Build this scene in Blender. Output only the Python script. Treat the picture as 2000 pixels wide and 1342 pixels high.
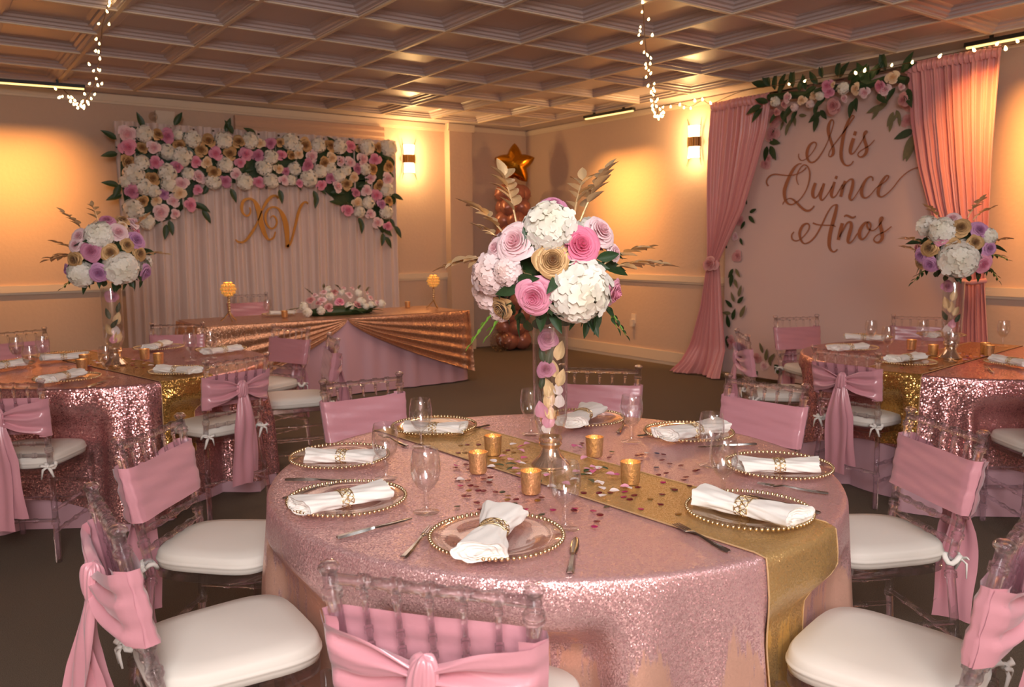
import bpy, math, random
from mathutils import Vector, Matrix
for o in list(bpy.data.objects): bpy.data.objects.remove(o)
scene = bpy.context.scene
COL = scene.collection
R = math.radians; PI = math.pi
sin, cos = math.sin, math.cos
rnd = random.Random(15)

# ------------------------------------------------------------------ camera
F, PITCH, ROLL, YAW, CH = 1610.2, 0.1216, -0.0071, 0.6227, 1.4998   # focal length in px of a 2000 px frame
FW = Vector((sin(YAW)*cos(PITCH), cos(YAW)*cos(PITCH), -sin(PITCH)))
_r = Vector((cos(YAW), -sin(YAW), 0)); _u = _r.cross(FW)
RT = _r*cos(ROLL) + _u*sin(ROLL); UP = -_r*sin(ROLL) + _u*cos(ROLL)
CAM = Vector((0, 0, CH))
cd = bpy.data.cameras.new('camera'); cam = bpy.data.objects.new('camera', cd); COL.objects.link(cam)
cd.sensor_fit = 'HORIZONTAL'; cd.sensor_width = 36; cd.lens = F*36/2000; cd.clip_start = .05; cd.clip_end = 60
cd.dof.use_dof = True; cd.dof.focus_distance = 2.6; cd.dof.aperture_fstop = 5.6
cam.matrix_world = Matrix(((RT.x, UP.x, -FW.x, 0), (RT.y, UP.y, -FW.y, 0), (RT.z, UP.z, -FW.z, CH), (0, 0, 0, 1)))
scene.camera = cam

# ------------------------------------------------------------------ world, large lights, exposure
vs = scene.view_settings
vs.view_transform = 'Standard'; vs.look = 'None'; vs.gamma = 1; vs.exposure = 0.0; vs.use_curve_mapping = False
w = bpy.data.worlds.new('room_dark'); scene.world = w; w.use_nodes = True
w.node_tree.nodes['Background'].inputs[0].default_value = (1, .72, .5, 1)
w.node_tree.nodes['Background'].inputs[1].default_value = .02

def area(name, loc, target, size, power, color, size_y=None):
    l = bpy.data.lights.new(name, 'AREA'); l.energy = power; l.color = color; l.size = size
    if size_y: l.shape = 'RECTANGLE'; l.size_y = size_y
    o = bpy.data.objects.new(name, l); COL.objects.link(o); o.location = loc
    o.rotation_euler = (Vector(target)-Vector(loc)).to_track_quat('-Z', 'Y').to_euler(); return o
def spot(name, loc, target, power, color, angle, blend=.5, size=.1):
    l = bpy.data.lights.new(name, 'SPOT'); l.energy = power; l.color = color; l.spot_size = R(angle); l.spot_blend = blend
    l.shadow_soft_size = size
    o = bpy.data.objects.new(name, l); COL.objects.link(o); o.location = loc
    o.rotation_euler = (Vector(target)-Vector(loc)).to_track_quat('-Z', 'Y').to_euler(); return o
AMBER = (1.0, .43, .10)
def washer(loc, target, length, power, spread):     # the beam of an LED wall washer bar
    o = area('wall_washer', loc, target, length, power, AMBER, .06); o.data.spread = R(spread); return o
# unseen fill lights added behind the camera to brighten the foreground
area('fill_area', (-.5, -.55, 2.75), (1.5, 2.1, .9), 1.1, 80, (.97, .98, 1))
area('fill_area', (2.6, -.9, 2.95), (2.6, 2.4, .6), 1.0, 26, (.96, .97, 1))
l = bpy.data.lights.new('fill_point', 'POINT'); l.energy = 250; l.color = (1, .91, .89); l.shadow_soft_size = .45  # added soft point fill out of view, lifts ceiling and walls
o = bpy.data.objects.new('fill_point', l); COL.objects.link(o); o.location = (-.6, -1.9, 2.3)
# amber wall washers in the light bars
washer((.80, 9.16, 3.04), (.80, 9.93, 1.98), 1.15, 14, 66)
washer((6.62, 7.76, 3.04), (7.4, 7.76, 1.92), .95, 14, 64)
washer((6.62, 2.85, 3.04), (7.4, 2.85, 1.98), 1.1, 18, 74)
# added fill over the middle of the hall, no fixture hangs there
area('fill_area', (3.6, 6.0, 3.06), (3.6, 6.0, 0), 2.6, 40, (1, .72, .58))

# ------------------------------------------------------------------ geometry of the view: a pixel of the photograph to a point in the room
def ray(u, v): return FW + RT*((u-1000)/F) - UP*((v-671)/F)
def at_z(u, v, z): d = ray(u, v); return CAM + d*((z-CH)/d.z)
def at_x(u, v, x): d = ray(u, v); return CAM + d*(x/d.x)
def at_y(u, v, y): d = ray(u, v); return CAM + d*(y/d.y)
def at_depth(u, v, dist): return CAM + ray(u, v)*dist
def depth(p): return (Vector(p)-CAM).dot(FW)

# ------------------------------------------------------------------ mesh helpers
class MB:
    def __init__(s): s.v = []; s.f = []
    def add(s, vs_, fs):
        b = len(s.v); s.v += [tuple(p) for p in vs_]; s.f += [tuple(i+b for i in f) for f in fs]; return s
    def box(s, x0, x1, y0, y1, z0, z1):
        return s.add([(x0,y0,z0),(x1,y0,z0),(x1,y1,z0),(x0,y1,z0),(x0,y0,z1),(x1,y0,z1),(x1,y1,z1),(x0,y1,z1)],
                     [(3,2,1,0),(4,5,6,7),(0,1,5,4),(1,2,6,5),(2,3,7,6),(3,0,4,7)])
    def tube(s, path, rad, n=8, caps=True, flat=1.0):
        path = [Vector(p) for p in path]; m = len(path)
        if not hasattr(rad, '__len__'): rad = [rad]*m
        t0 = (path[1]-path[0]).normalized()
        a = t0.orthogonal().normalized(); vs_ = []
        for i, p in enumerate(path):
            t = (path[min(i+1, m-1)]-path[max(i-1, 0)]).normalized()
            a = (a - t*a.dot(t)).normalized(); b = t.cross(a)
            for k in range(n):
                q = 2*PI*k/n; vs_.append(p + a*(cos(q)*rad[i]) + b*(sin(q)*rad[i]*flat))
        fs = [(i*n+k, i*n+(k+1)%n, (i+1)*n+(k+1)%n, (i+1)*n+k) for i in range(m-1) for k in range(n)]
        if caps: fs += [tuple(range(n-1, -1, -1)), tuple(range((m-1)*n, m*n))]
        return s.add(vs_, fs)
    def lathe(s, prof, n=24, c=(0, 0, 0)):
        vs_ = []; fs = []; idx = []
        for r, z in prof:
            if r < 1e-6: idx.append([len(vs_)]*n); vs_.append((c[0], c[1], c[2]+z))
            else:
                idx.append([len(vs_)+k for k in range(n)])
                vs_ += [(c[0]+r*cos(2*PI*k/n), c[1]+r*sin(2*PI*k/n), c[2]+z) for k in range(n)]
        for i in range(len(prof)-1):
            A, B = idx[i], idx[i+1]
            for k in range(n):
                q = [A[k], A[(k+1)%n], B[(k+1)%n], B[k]]; u = []
                for x in q:
                    if x not in u: u.append(x)
                if len(u) > 2: fs.append(tuple(u))
        return s.add(vs_, fs)
    def grid(s, fn, nu, nv, wrap=False):
        vs_ = [fn(i/nu, j/nv) for i in range(nu if wrap else nu+1) for j in range(nv+1)]
        fs = []
        for i in range(nu):
            for j in range(nv):
                a = i*(nv+1)+j; b = ((i+1) % nu if wrap else i+1)*(nv+1)+j
                fs.append((a, b, b+1, a+1))
        return s.add(vs_, fs)
    def ball(s, c, r, n=12, m=8, sc=(1, 1, 1)):
        prof = [(max(0, sin(PI*i/m)) * 1.0 if 0 < i < m else 0, -cos(PI*i/m)) for i in range(m+1)]
        b = MB().lathe(prof, n)
        return s.add([(c[0]+x*r*sc[0], c[1]+y*r*sc[1], c[2]+z*r*sc[2]) for x, y, z in b.v], b.f)
    def xf(s, M): s.v = [tuple(M @ Vector(p)) for p in s.v]; return s
    def merge(s, o, M=None): return s.add([(M @ Vector(p)) if M else p for p in o.v], o.f)
    def mesh(s, name, mat, smooth=True, angle=None):
        me = bpy.data.meshes.new(name); me.from_pydata(s.v, [], s.f); me.validate()
        if mat: me.materials.append(mat)
        if smooth: me.shade_smooth()
        if smooth and angle: me.set_sharp_from_angle(angle=R(angle))
        return me
def obj(name, me, parent=None, loc=None, rot=None, scale=None, mw=None):
    o = bpy.data.objects.new(name, me); COL.objects.link(o)
    if parent: o.parent = parent
    if mw is not None: o.matrix_basis = mw
    if loc is not None: o.location = loc
    if rot is not None: o.rotation_euler = rot
    if scale is not None: o.scale = scale if hasattr(scale, '__len__') else (scale,)*3
    return o
def build(mb, name, mat, parent=None, smooth=True, angle=40, **k): return obj(name, mb.mesh(name, mat, smooth, angle), parent, **k)
def tag(o, label=None, cat=None, group=None, kind=None):
    if label: o['label'] = label
    if cat: o['category'] = cat
    if group: o['group'] = group
    if kind: o['kind'] = kind
    return o
def thing(name, label, cat, loc=(0, 0, 0), rz=0, group=None, scale=1):
    o = bpy.data.objects.new(name, None); COL.objects.link(o); o.empty_display_size = .05
    o.location = loc; o.rotation_euler = (0, 0, rz); o.scale = (scale,)*3
    return tag(o, label, cat, group)
def struct(mb, name, mat, smooth=False, **k): return tag(build(mb, name, mat, None, smooth, **k), kind='structure')
def spline(pts, n=6):
    out = []; m = len(pts)
    for i in range(m-1):
        p0, p1, p2, p3 = pts[max(i-1, 0)], pts[i], pts[i+1], pts[min(i+2, m-1)]
        for k in range(n):
            t = k/n
            out.append(tuple(.5*((2*b)+(c-a)*t+(2*a-5*b+4*c-d)*t*t+(-a+3*b-3*c+d)*t**3) for a, b, c, d in zip(p0, p1, p2, p3)))
    out.append(tuple(pts[-1])); return out
def frame_to(normal, spin=0):     # matrix turning +Z to a normal
    return normal.to_track_quat('Z', 'Y').to_matrix().to_4x4() @ Matrix.Rotation(spin, 4, 'Z')

# ------------------------------------------------------------------ materials
def C(r, g, b):
    f = lambda x: (x/12.92 if x <= .04045 else ((x+.055)/1.055)**2.4)
    return (f(r/255), f(g/255), f(b/255), 1)
def nm(name):
    m = bpy.data.materials.new(name); m.use_nodes = True; nt = m.node_tree
    return m, nt, nt.nodes['Principled BSDF']
def N(nt, t, **k):
    n = nt.nodes.new(t)
    for a, b in k.items():
        if a.startswith('i_'): n.inputs[int(a[2:])].default_value = b
        else: setattr(n, a, b)
    return n
def plain(name, col, rough=.5, metal=0, bump=0, bscale=60, spec=.5, sheen=0, vary=0, sss=0, emit=None, estr=0, trans=0):
    m, nt, p = nm(name); L = nt.links.new
    p.inputs['Base Color'].default_value = col; p.inputs['Roughness'].default_value = rough; p.inputs['Metallic'].default_value = metal
    p.inputs['Specular IOR Level'].default_value = spec; p.inputs['Sheen Weight'].default_value = sheen
    if emit: p.inputs['Emission Color'].default_value = emit; p.inputs['Emission Strength'].default_value = estr
    if trans: p.inputs['Transmission Weight'].default_value = trans
    if bump or vary:
        tc = N(nt, 'ShaderNodeTexCoord'); nz = N(nt, 'ShaderNodeTexNoise'); nz.inputs['Scale'].default_value = bscale; nz.inputs['Detail'].default_value = 4
        L(tc.outputs['Object'], nz.inputs['Vector'])
        if bump:
            b = N(nt, 'ShaderNodeBump'); b.inputs['Strength'].default_value = bump; b.inputs['Distance'].default_value = .01
            L(nz.outputs['Fac'], b.inputs['Height']); L(b.outputs['Normal'], p.inputs['Normal'])
        if vary:
            mx = N(nt, 'ShaderNodeMix', data_type='RGBA'); mx.inputs[6].default_value = tuple(c*(1-vary) for c in col[:3])+(1,); mx.inputs[7].default_value = tuple(min(1, c*(1+vary)) for c in col[:3])+(1,)
            L(nz.outputs['Fac'], mx.inputs[0]); L(mx.outputs[2], p.inputs['Base Color'])
    return m
def sequin(name, col, col2, scale, rough=.3, tilt=.55, metal=.75, patch=None, vscale=4):
    m, nt, p = nm(name); L = nt.links.new
    tc = N(nt, 'ShaderNodeTexCoord'); vo = N(nt, 'ShaderNodeTexVoronoi'); vo.inputs['Scale'].default_value = scale
    L(tc.outputs['Object'], vo.inputs['Vector'])
    sub = N(nt, 'ShaderNodeVectorMath', operation='SUBTRACT'); sub.inputs[1].default_value = (.5, .5, .5); L(vo.outputs['Color'], sub.inputs[0])
    sc = N(nt, 'ShaderNodeVectorMath', operation='SCALE'); sc.inputs['Scale'].default_value = tilt; L(sub.outputs[0], sc.inputs[0])
    ge = N(nt, 'ShaderNodeNewGeometry'); ad = N(nt, 'ShaderNodeVectorMath', operation='ADD'); L(ge.outputs['Normal'], ad.inputs[0]); L(sc.outputs[0], ad.inputs[1])
    no = N(nt, 'ShaderNodeVectorMath', operation='NORMALIZE'); L(ad.outputs[0], no.inputs[0]); L(no.outputs[0], p.inputs['Normal'])
    mx = N(nt, 'ShaderNodeMix', data_type='RGBA'); mx.inputs[6].default_value = col; mx.inputs[7].default_value = col2
    sx = N(nt, 'ShaderNodeSeparateColor'); L(vo.outputs['Color'], sx.inputs[0]); L(sx.outputs[0], mx.inputs[0])
    out = mx.outputs[2]
    if patch:      # sequins brushed the other way: smooth paler streaks running down the fall of the cloth
        mp = N(nt, 'ShaderNodeMapping'); mp.inputs['Scale'].default_value = (9, 9, 1.6); L(tc.outputs['Object'], mp.inputs[0])
        nz = N(nt, 'ShaderNodeTexNoise'); nz.inputs['Scale'].default_value = 1.0; nz.inputs['Detail'].default_value = 7; nz.inputs['Roughness'].default_value = .68; L(mp.outputs[0], nz.inputs['Vector'])
        sz = N(nt, 'ShaderNodeSeparateXYZ'); L(tc.outputs['Object'], sz.inputs[0])
        mr = N(nt, 'ShaderNodeMapRange'); mr.inputs[1].default_value = .775; mr.inputs[2].default_value = .52; mr.inputs[3].default_value = -.24; mr.inputs[4].default_value = .05; L(sz.outputs[2], mr.inputs[0])
        a2 = N(nt, 'ShaderNodeMath', operation='ADD'); L(nz.outputs[0], a2.inputs[0]); L(mr.outputs[0], a2.inputs[1])
        rp = N(nt, 'ShaderNodeMapRange'); rp.inputs[1].default_value = .50; rp.inputs[2].default_value = .535; L(a2.outputs[0], rp.inputs[0])
        m2 = N(nt, 'ShaderNodeMix', data_type='RGBA'); L(rp.outputs[0], m2.inputs[0]); L(out, m2.inputs[6]); m2.inputs[7].default_value = patch; out = m2.outputs[2]
        ml = N(nt, 'ShaderNodeMath', operation='MULTIPLY_ADD'); ml.inputs[1].default_value = -tilt*.75; ml.inputs[2].default_value = tilt
        L(rp.outputs[0], ml.inputs[0]); L(ml.outputs[0], sc.inputs['Scale'])
    L(out, p.inputs['Base Color']); p.inputs['Metallic'].default_value = metal; p.inputs['Roughness'].default_value = rough
    return m
def glassy(name, tint, mixt=.5, ior=1.45, rough=0.0):
    m, nt, p = nm(name); L = nt.links.new; nt.nodes.remove(p); o = nt.nodes['Material Output']
    tr = N(nt, 'ShaderNodeBsdfTransparent'); tr.inputs[0].default_value = tint
    gl = N(nt, 'ShaderNodeBsdfGlass'); gl.inputs['Color'].default_value = tint; gl.inputs['IOR'].default_value = ior; gl.inputs['Roughness'].default_value = rough
    mx = N(nt, 'ShaderNodeMixShader'); mx.inputs[0].default_value = mixt
    L(tr.outputs[0], mx.inputs[1]); L(gl.outputs[0], mx.inputs[2]); L(mx.outputs[0], o.inputs[0]); return m
def thin_glass(name, tint, ior=1.5, boost=1.0, gloss=(1, 1, 1, 1), edge=0):
    m, nt, p = nm(name); L = nt.links.new; nt.nodes.remove(p); o = nt.nodes['Material Output']
    tr = N(nt, 'ShaderNodeBsdfTransparent'); tr.inputs[0].default_value = tint
    gl = N(nt, 'ShaderNodeBsdfGlossy'); gl.inputs[0].default_value = gloss; gl.inputs['Roughness'].default_value = .03
    lw = N(nt, 'ShaderNodeLayerWeight'); lw.inputs[0].default_value = .5
    pw = N(nt, 'ShaderNodeMath', operation='POWER'); pw.inputs[1].default_value = 4; L(lw.outputs['Facing'], pw.inputs[0])
    f0 = ((ior-1)/(ior+1))**2
    mu = N(nt, 'ShaderNodeMath', operation='MULTIPLY_ADD'); mu.inputs[1].default_value = (1-f0)*.8; mu.inputs[2].default_value = f0*boost; mu.use_clamp = True; L(pw.outputs[0], mu.inputs[0])
    mx = N(nt, 'ShaderNodeMixShader'); L(mu.outputs[0], mx.inputs[0]); L(tr.outputs[0], mx.inputs[1]); L(gl.outputs[0], mx.inputs[2]); L(mx.outputs[0], o.inputs[0])
    return m
def petal_mat(name, inner, outer, rough=.55, metal=0, r0=.15, r1=.9):
    m, nt, p = nm(name); L = nt.links.new
    tc = N(nt, 'ShaderNodeTexCoord'); sp = N(nt, 'ShaderNodeSeparateXYZ'); L(tc.outputs['Object'], sp.inputs[0])
    cb = N(nt, 'ShaderNodeCombineXYZ'); L(sp.outputs[0], cb.inputs[0]); L(sp.outputs[1], cb.inputs[1])
    ln = N(nt, 'ShaderNodeVectorMath', operation='LENGTH'); L(cb.outputs[0], ln.inputs[0])
    mr = N(nt, 'ShaderNodeMapRange'); mr.inputs[1].default_value = r0; mr.inputs[2].default_value = r1; L(ln.outputs['Value'], mr.inputs[0])
    if r1 > .85:      # roses: each petal is paler towards its rim
        at = N(nt, 'ShaderNodeAttribute', attribute_name='rim'); av = N(nt, 'ShaderNodeMath', operation='MULTIPLY_ADD'); av.inputs[1].default_value = .75; av.inputs[2].default_value = -.12
        L(at.outputs['Fac'], av.inputs[0]); ad = N(nt, 'ShaderNodeMath', operation='MULTIPLY_ADD'); ad.inputs[1].default_value = .42; L(mr.outputs[0], ad.inputs[0]); L(av.outputs[0], ad.inputs[2]); ad.use_clamp = True; mr = ad
    mx = N(nt, 'ShaderNodeMix', data_type='RGBA'); mx.inputs[6].default_value = inner; mx.inputs[7].default_value = outer
    L(mr.outputs[0], mx.inputs[0]); L(mx.outputs[2], p.inputs['Base Color'])
    p.inputs['Roughness'].default_value = rough; p.inputs['Metallic'].default_value = metal; p.inputs['Sheen Weight'].default_value = .15
    return m
def emitter(name, col, strength):
    m, nt, p = nm(name); nt.nodes.remove(p); e = N(nt, 'ShaderNodeEmission'); e.inputs[0].default_value = col; e.inputs[1].default_value = strength
    nt.links.new(e.outputs[0], nt.nodes['Material Output'].inputs[0]); return m

M = {}
M['wall'] = plain('wall_stucco', C(206, 180, 160), .8, bump=.22, bscale=28, vary=.03)
M['trim'] = plain('painted_trim', C(226, 208, 184), .45)
M['ceil'] = plain('ceiling_tile_paint', C(198, 184, 183), .36, spec=.55)
M['carpet'] = plain('carpet', C(118, 105, 91), .95, bump=.9, bscale=240, vary=.45, spec=.1)
M['satin'] = plain('pink_satin', C(212, 150, 160), .27, spec=.75, sheen=.25, bump=.16, bscale=17)
M['white_cloth'] = plain('white_cloth', C(240, 236, 228), .8, bump=.05, bscale=40, sheen=.2)
M['cushion'] = plain('cushion_fabric', C(226, 220, 209), .7, bump=.03, bscale=30)
M['acrylic'] = glassy('clear_acrylic', (.975, .97, .985, 1), .42, 1.40)
M['glass'] = thin_glass('goblet_glass', (.96, .96, .96, 1), 1.5, 2.2)
M['vase_glass'] = thin_glass('vase_glass', (.955, .955, .95, 1), 1.5, 2.2)
M['charger'] = thin_glass('charger_glass', (.93, .91, .90, 1), 1.35, 1.0, (1, .97, .93, 1))
M['gold'] = plain('gold_metal', C(228, 204, 160), .28, 1.0, bump=.05, bscale=90)
M['goldpaint'] = plain('gold_paint', C(230, 196, 146), .32, .45, bump=.25, bscale=35, vary=.15)
M['steel'] = plain('steel', C(176, 172, 166), .2, 1.0)
M['rose_sequin'] = sequin('rose_sequins', C(206, 156, 158), C(234, 194, 190), 330, .34, .5, .55, patch=C(240, 190, 168))
M['rose_sequin_far'] = sequin('rose_sequins_large', C(196, 138, 142), C(232, 180, 176), 190, .24, .48, .8)
M['gold_sequin'] = sequin('gold_sequins', C(188, 150, 92), C(216, 180, 122), 330, .34, .5, .55, patch=C(234, 190, 112))
M['gold_sequin_far'] = sequin('gold_sequins_large', C(186, 142, 72), C(218, 176, 104), 190, .22, .6, .8)
M['copper_sequin'] = sequin('copper_sequins', C(186, 138, 110), C(216, 170, 138), 150, .28, .45, .7)
M['lilac'] = plain('lilac_satin', C(206, 162, 172), .5, sheen=.2)
M['white_drape'] = plain('sheer_drape', C(226, 205, 196), .8, sheen=.3)
M['pink_drape'] = plain('pink_satin_drape', C(226, 158, 156), .36, spec=.6, sheen=.2)
M['banner'] = plain('banner_fabric', C(224, 194, 186), .8, bump=.03, bscale=4)
M['script'] = plain('bronze_print', C(172, 108, 74), .6, .15)
M['xvgold'] = plain('gold_letters', C(206, 148, 72), .4, .55)
M['leaf'] = plain('leaf_green', C(44, 70, 38), .45, vary=.35, bscale=9, spec=.5)
M['leaf_light'] = plain('leaf_light_green', C(112, 158, 54), .45, vary=.2, bscale=9)
M['leaf_dusty'] = plain('leaf_dusty', C(122, 116, 82), .6, vary=.2, bscale=9)
M['black'] = plain('black_housing', C(24, 22, 20), .5)
M['bronze'] = plain('bronze', C(120, 86, 50), .35, .9)
M['plastic'] = plain('white_plastic', C(222, 206, 188), .4)
M['screen_case'] = plain('screen_fabric', C(206, 170, 146), .7, bump=.04, bscale=6)
M['balloon'] = plain('rose_gold_balloon', C(164, 106, 90), .24, .2)
M['starfoil'] = plain('gold_foil', C(206, 146, 44), .16, 1.0)
M['clear'] = thin_glass('clear_balloon_skin', (.9, .87, .84, 1), 1.4, 1.5)
M['bulb'] = emitter('bulb_glow', (1, .66, .28, 1), 9)
M['bar'] = emitter('bar_glow', (1, .62, .20, 1), 2.6)
M['sconce_glow'] = emitter('sconce_glow', (1, .72, .36, 1), 9)
M['flame'] = emitter('flame', (1, .60, .20, 1), 12)
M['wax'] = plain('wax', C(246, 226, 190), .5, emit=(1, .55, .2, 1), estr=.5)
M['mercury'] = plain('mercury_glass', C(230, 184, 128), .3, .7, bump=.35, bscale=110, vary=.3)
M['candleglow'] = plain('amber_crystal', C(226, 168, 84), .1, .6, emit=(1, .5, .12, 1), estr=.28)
PET = {'p': petal_mat('pink_petal', C(222, 120, 152), C(240, 168, 190)), 'P': petal_mat('hot_pink_petal', C(218, 88, 128), C(242, 140, 170)),
       'm': petal_mat('mauve_petal', C(196, 110, 144), C(214, 146, 174)), 'b': petal_mat('blush_petal', C(232, 170, 180), C(246, 222, 222)),
       'c': petal_mat('cream_petal', C(232, 190, 140), C(244, 222, 190)), 'w': petal_mat('white_petal', C(236, 230, 208), C(246, 242, 230), r1=.8),
       'h': petal_mat('blush_hydrangea', C(236, 206, 196), C(244, 222, 220), r1=.8), 'g': petal_mat('gold_petal', C(146, 100, 54), C(220, 180, 124), .5, .25),
       'v': petal_mat('lavender_petal', C(176, 108, 160), C(214, 160, 200)), 'k': petal_mat('banner_rose', C(190, 112, 116), C(222, 168, 166))}
# ------------------------------------------------------------------ the room
X0, XB, Y0, YA, ZC = -3.6, 7.404, -3.2, 9.926, 3.1216
struct(MB().box(X0-.1, XB+.1, Y0-.1, YA+.1, -.1, 0), 'floor', M['carpet'])
struct(MB().box(X0-.1, XB+.1, YA, YA+.12, 0, ZC+.1), 'wall_left', M['wall'])
struct(MB().box(XB, XB+.12, Y0-.1, YA, 0, ZC+.1), 'wall_right', M['wall'])
struct(MB().box(X0-.1, XB, Y0-.12, Y0, 0, ZC+.1), 'wall_back', M['wall'])
struct(MB().box(X0-.12, X0, Y0, YA, 0, ZC+.1), 'wall_side', M['wall'])
# pilaster beside the wall lamp
PX0, PX1, PD = 6.01, at_y(922, 300, YA-.13).x, .13
struct(MB().box(PX0, PX1, YA-PD, YA, 0, ZC), 'trim_1', M['wall'])
# crown strips, chair rails, baseboards
def strip_y(name, x0, x1, z0, z1, d, y=YA):
    m = MB(); m.box(x0, x1, y-d, y, z0+(z1-z0)*.25, z1); m.box(x0, x1, y-d*.55, y, z0, z0+(z1-z0)*.25); return struct(m, name, M['trim'])
def strip_x(name, y0, y1, z0, z1, d, x=XB):
    m = MB(); m.box(x-d, x, y0, y1, z0+(z1-z0)*.25, z1); m.box(x-d*.55, x, y0, y1, z0, z0+(z1-z0)*.25); return struct(m, name, M['trim'])
strip_y('trim_2', X0, PX0, ZC-.105, ZC-.012, .03); strip_y('trim_3', PX0-.03, PX1+.03, ZC-.105, ZC-.012, .03, YA-PD); strip_y('trim_4', PX1, XB, ZC-.07, ZC-.012, .012)
strip_x('trim_5', Y0, YA, ZC-.075, ZC-.012, .02)
strip_y('trim_6', X0, PX0, 1.0, 1.095, .03); strip_y('trim_7', PX1, XB, 1.0, 1.095, .03); strip_x('trim_8', Y0, YA, 1.0, 1.095, .03)
strip_y('baseboard_left', X0, PX0, 0, .164, .022); strip_x('baseboard_right', Y0, YA, 0, .164, .022); strip_y('baseboard_pilaster', PX0-.02, PX1+.02, 0, .164, .022, YA-PD)

# ceiling: plaster slab, T-grid and one stepped panel per bay
GX, GY, TX, TY = 1.2777, 6.4317, .7225, .7865
I0, I1, J0, J1 = -4, 8, -9, 4
gx0, gx1, gy0, gy1 = GX+I0*TX, GX+I1*TX, GY+J0*TY, GY+J1*TY
m = MB().box(X0-.1, XB+.1, Y0-.1, YA+.1, ZC+.09, ZC+.2)
m.box(gx1, XB, Y0, YA, ZC, ZC+.09); m.box(X0, gx0, Y0, YA, ZC, ZC+.09); m.box(gx0, gx1, gy1, YA, ZC, ZC+.09); m.box(gx0, gx1, Y0, gy0, ZC, ZC+.09)
ceiling = struct(m, 'ceiling', M['ceil'])
def rect_loop(hx, hy, z): return [(-hx, -hy, z), (hx, -hy, z), (hx, hy, z), (-hx, hy, z)]
steps = [(0, 0), (.022, 0), (.026, .008), (.05, .012), (.056, .026), (.082, .032), (.088, .048), (.112, .052), (.120, .058)]
m = MB(); vs_ = []; fs = []
for k, (ins, up) in enumerate(steps):
    vs_ += rect_loop(TX/2-.002-ins, TY/2-.002-ins, up)
    if k: fs += [((k-1)*4+q, (k-1)*4+(q+1) % 4, k*4+(q+1) % 4, k*4+q) for q in range(4)]
fs.append(tuple((len(steps)-1)*4+q for q in range(4))); m.add(vs_, fs)
tile_me = m.mesh('ceiling_tile', M['ceil'], False)
for i in range(I0, I1):
    for j in range(J0, J1):
        obj('ceiling_tile', tile_me, ceiling, loc=(GX+(i+.5)*TX, GY+(j+.5)*TY, ZC))
bar_x = MB().box(-.014, .014, gy0, gy1, -.010, .004).mesh('grid_bar', M['trim'], False)
bar_y = MB().box(gx0, gx1, -.014, .014, -.009, .003).mesh('grid_bar', M['trim'], False)
for i in range(I0, I1+1): obj('grid_bar', bar_x, ceiling, loc=(GX+i*TX, 0, ZC))
for j in range(J0, J1+1): obj('grid_bar', bar_y, ceiling, loc=(0, GY+j*TY, ZC))

# LED light bars under the ceiling
def light_bar(a, b, label):
    a, b = Vector(a), Vector(b); d = b-a; L_ = d.length
    t = thing('light_bar', label, 'light bar', (a+b)/2, math.atan2(d.y, d.x), 'LED bars under the ceiling')
    build(MB().box(-L_/2, L_/2, -.03, .03, -.012, .02), 'housing', M['black'], t, False)
    build(MB().box(-L_/2+.01, L_/2-.01, -.011, .011, -.026, -.012), 'diffuser', M['bar'], t, False)
    for s in (-1, 1): build(MB().box(s*L_*.3-.012, s*L_*.3+.012, -.012, .012, .02, ZC-3.07), 'bracket', M['black'], t, False)
light_bar((.30, 9.50, 3.07), (1.50, 9.36, 3.07), 'glowing light bar hung over the left wall beside the dangling lights')
light_bar((7.04, 8.18, 3.07), (7.07, 7.33, 3.07), 'short glowing light bar on the ceiling near the far corner')
light_bar((7.1, 3.5, 3.07), (7.1, 2.5, 3.07), 'glowing light bar above the right end of the pink curtain')

# emergency light on the left wall
e = at_y(322, 231, YA-.05); t = thing('emergency_light', 'small white emergency light unit high on the wall above the flowers', 'emergency light', (e.x, YA, e.z))
build(MB().box(-.10, .10, -.08, 0, -.075, .075), 'body', M['plastic'], t, False)
for s in (-1, 1):
    build(MB().lathe([(0, 0), (.03, 0), (.045, .05), (.05, .055), (.04, .05), (0, .035)], 14).xf(Matrix.Translation((s*.135, -.05, 0)) @ Matrix.Rotation(R(90), 4, 'X')), 'lamp_head', M['clear'], t)
    build(MB().box(s*.10-.012, s*.10+.03*s+.012, -.05, -.02, -.015, .015), 'arm', M['plastic'], t, False)
# pleated panel above the flower wall
a, b = at_y(458, 212, YA-.06), at_y(750, 245, YA-.06)
m = MB()
zz = [3.00, 2.955, 2.93, 2.88, 2.86, 2.80, 2.78, 2.66]; pts = []
for k, z in enumerate(zz): pts.append((YA-.06-(.012 if k % 2 else 0), z))
vs_ = []; fs = []
for k, (y, z) in enumerate(pts): vs_ += [(a.x, y, z), (b.x, y, z), (a.x, YA-.001, z), (b.x, YA-.001, z)]
for k in range(len(pts)-1):
    q = 4*k; fs += [(q, q+1, q+5, q+4), (q+2, q, q+4, q+6), (q+1, q+3, q+7, q+5)]
fs += [(0, 2, 3, 1), (len(vs_)-4, len(vs_)-3, len(vs_)-1, len(vs_)-2)]
tag(build(m.add(vs_, fs), 'window_valance', M['screen_case'], None, False), 'tan pleated fabric valance on the wall above the flower arch', 'valance')

# wall outlet
e = at_x(1238, 622, XB); t = thing('wall_outlet', 'small white wall outlet with a plugged-in adapter low on the right wall', 'outlet', (XB, e.y, e.z))
build(MB().box(-.008, 0, -.04, .04, -.06, .06), 'cover_plate', M['plastic'], t, False)
build(MB().box(-.05, -.008, -.025, .025, -.10, -.01), 'adapter', M['plastic'], t, False)

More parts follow.
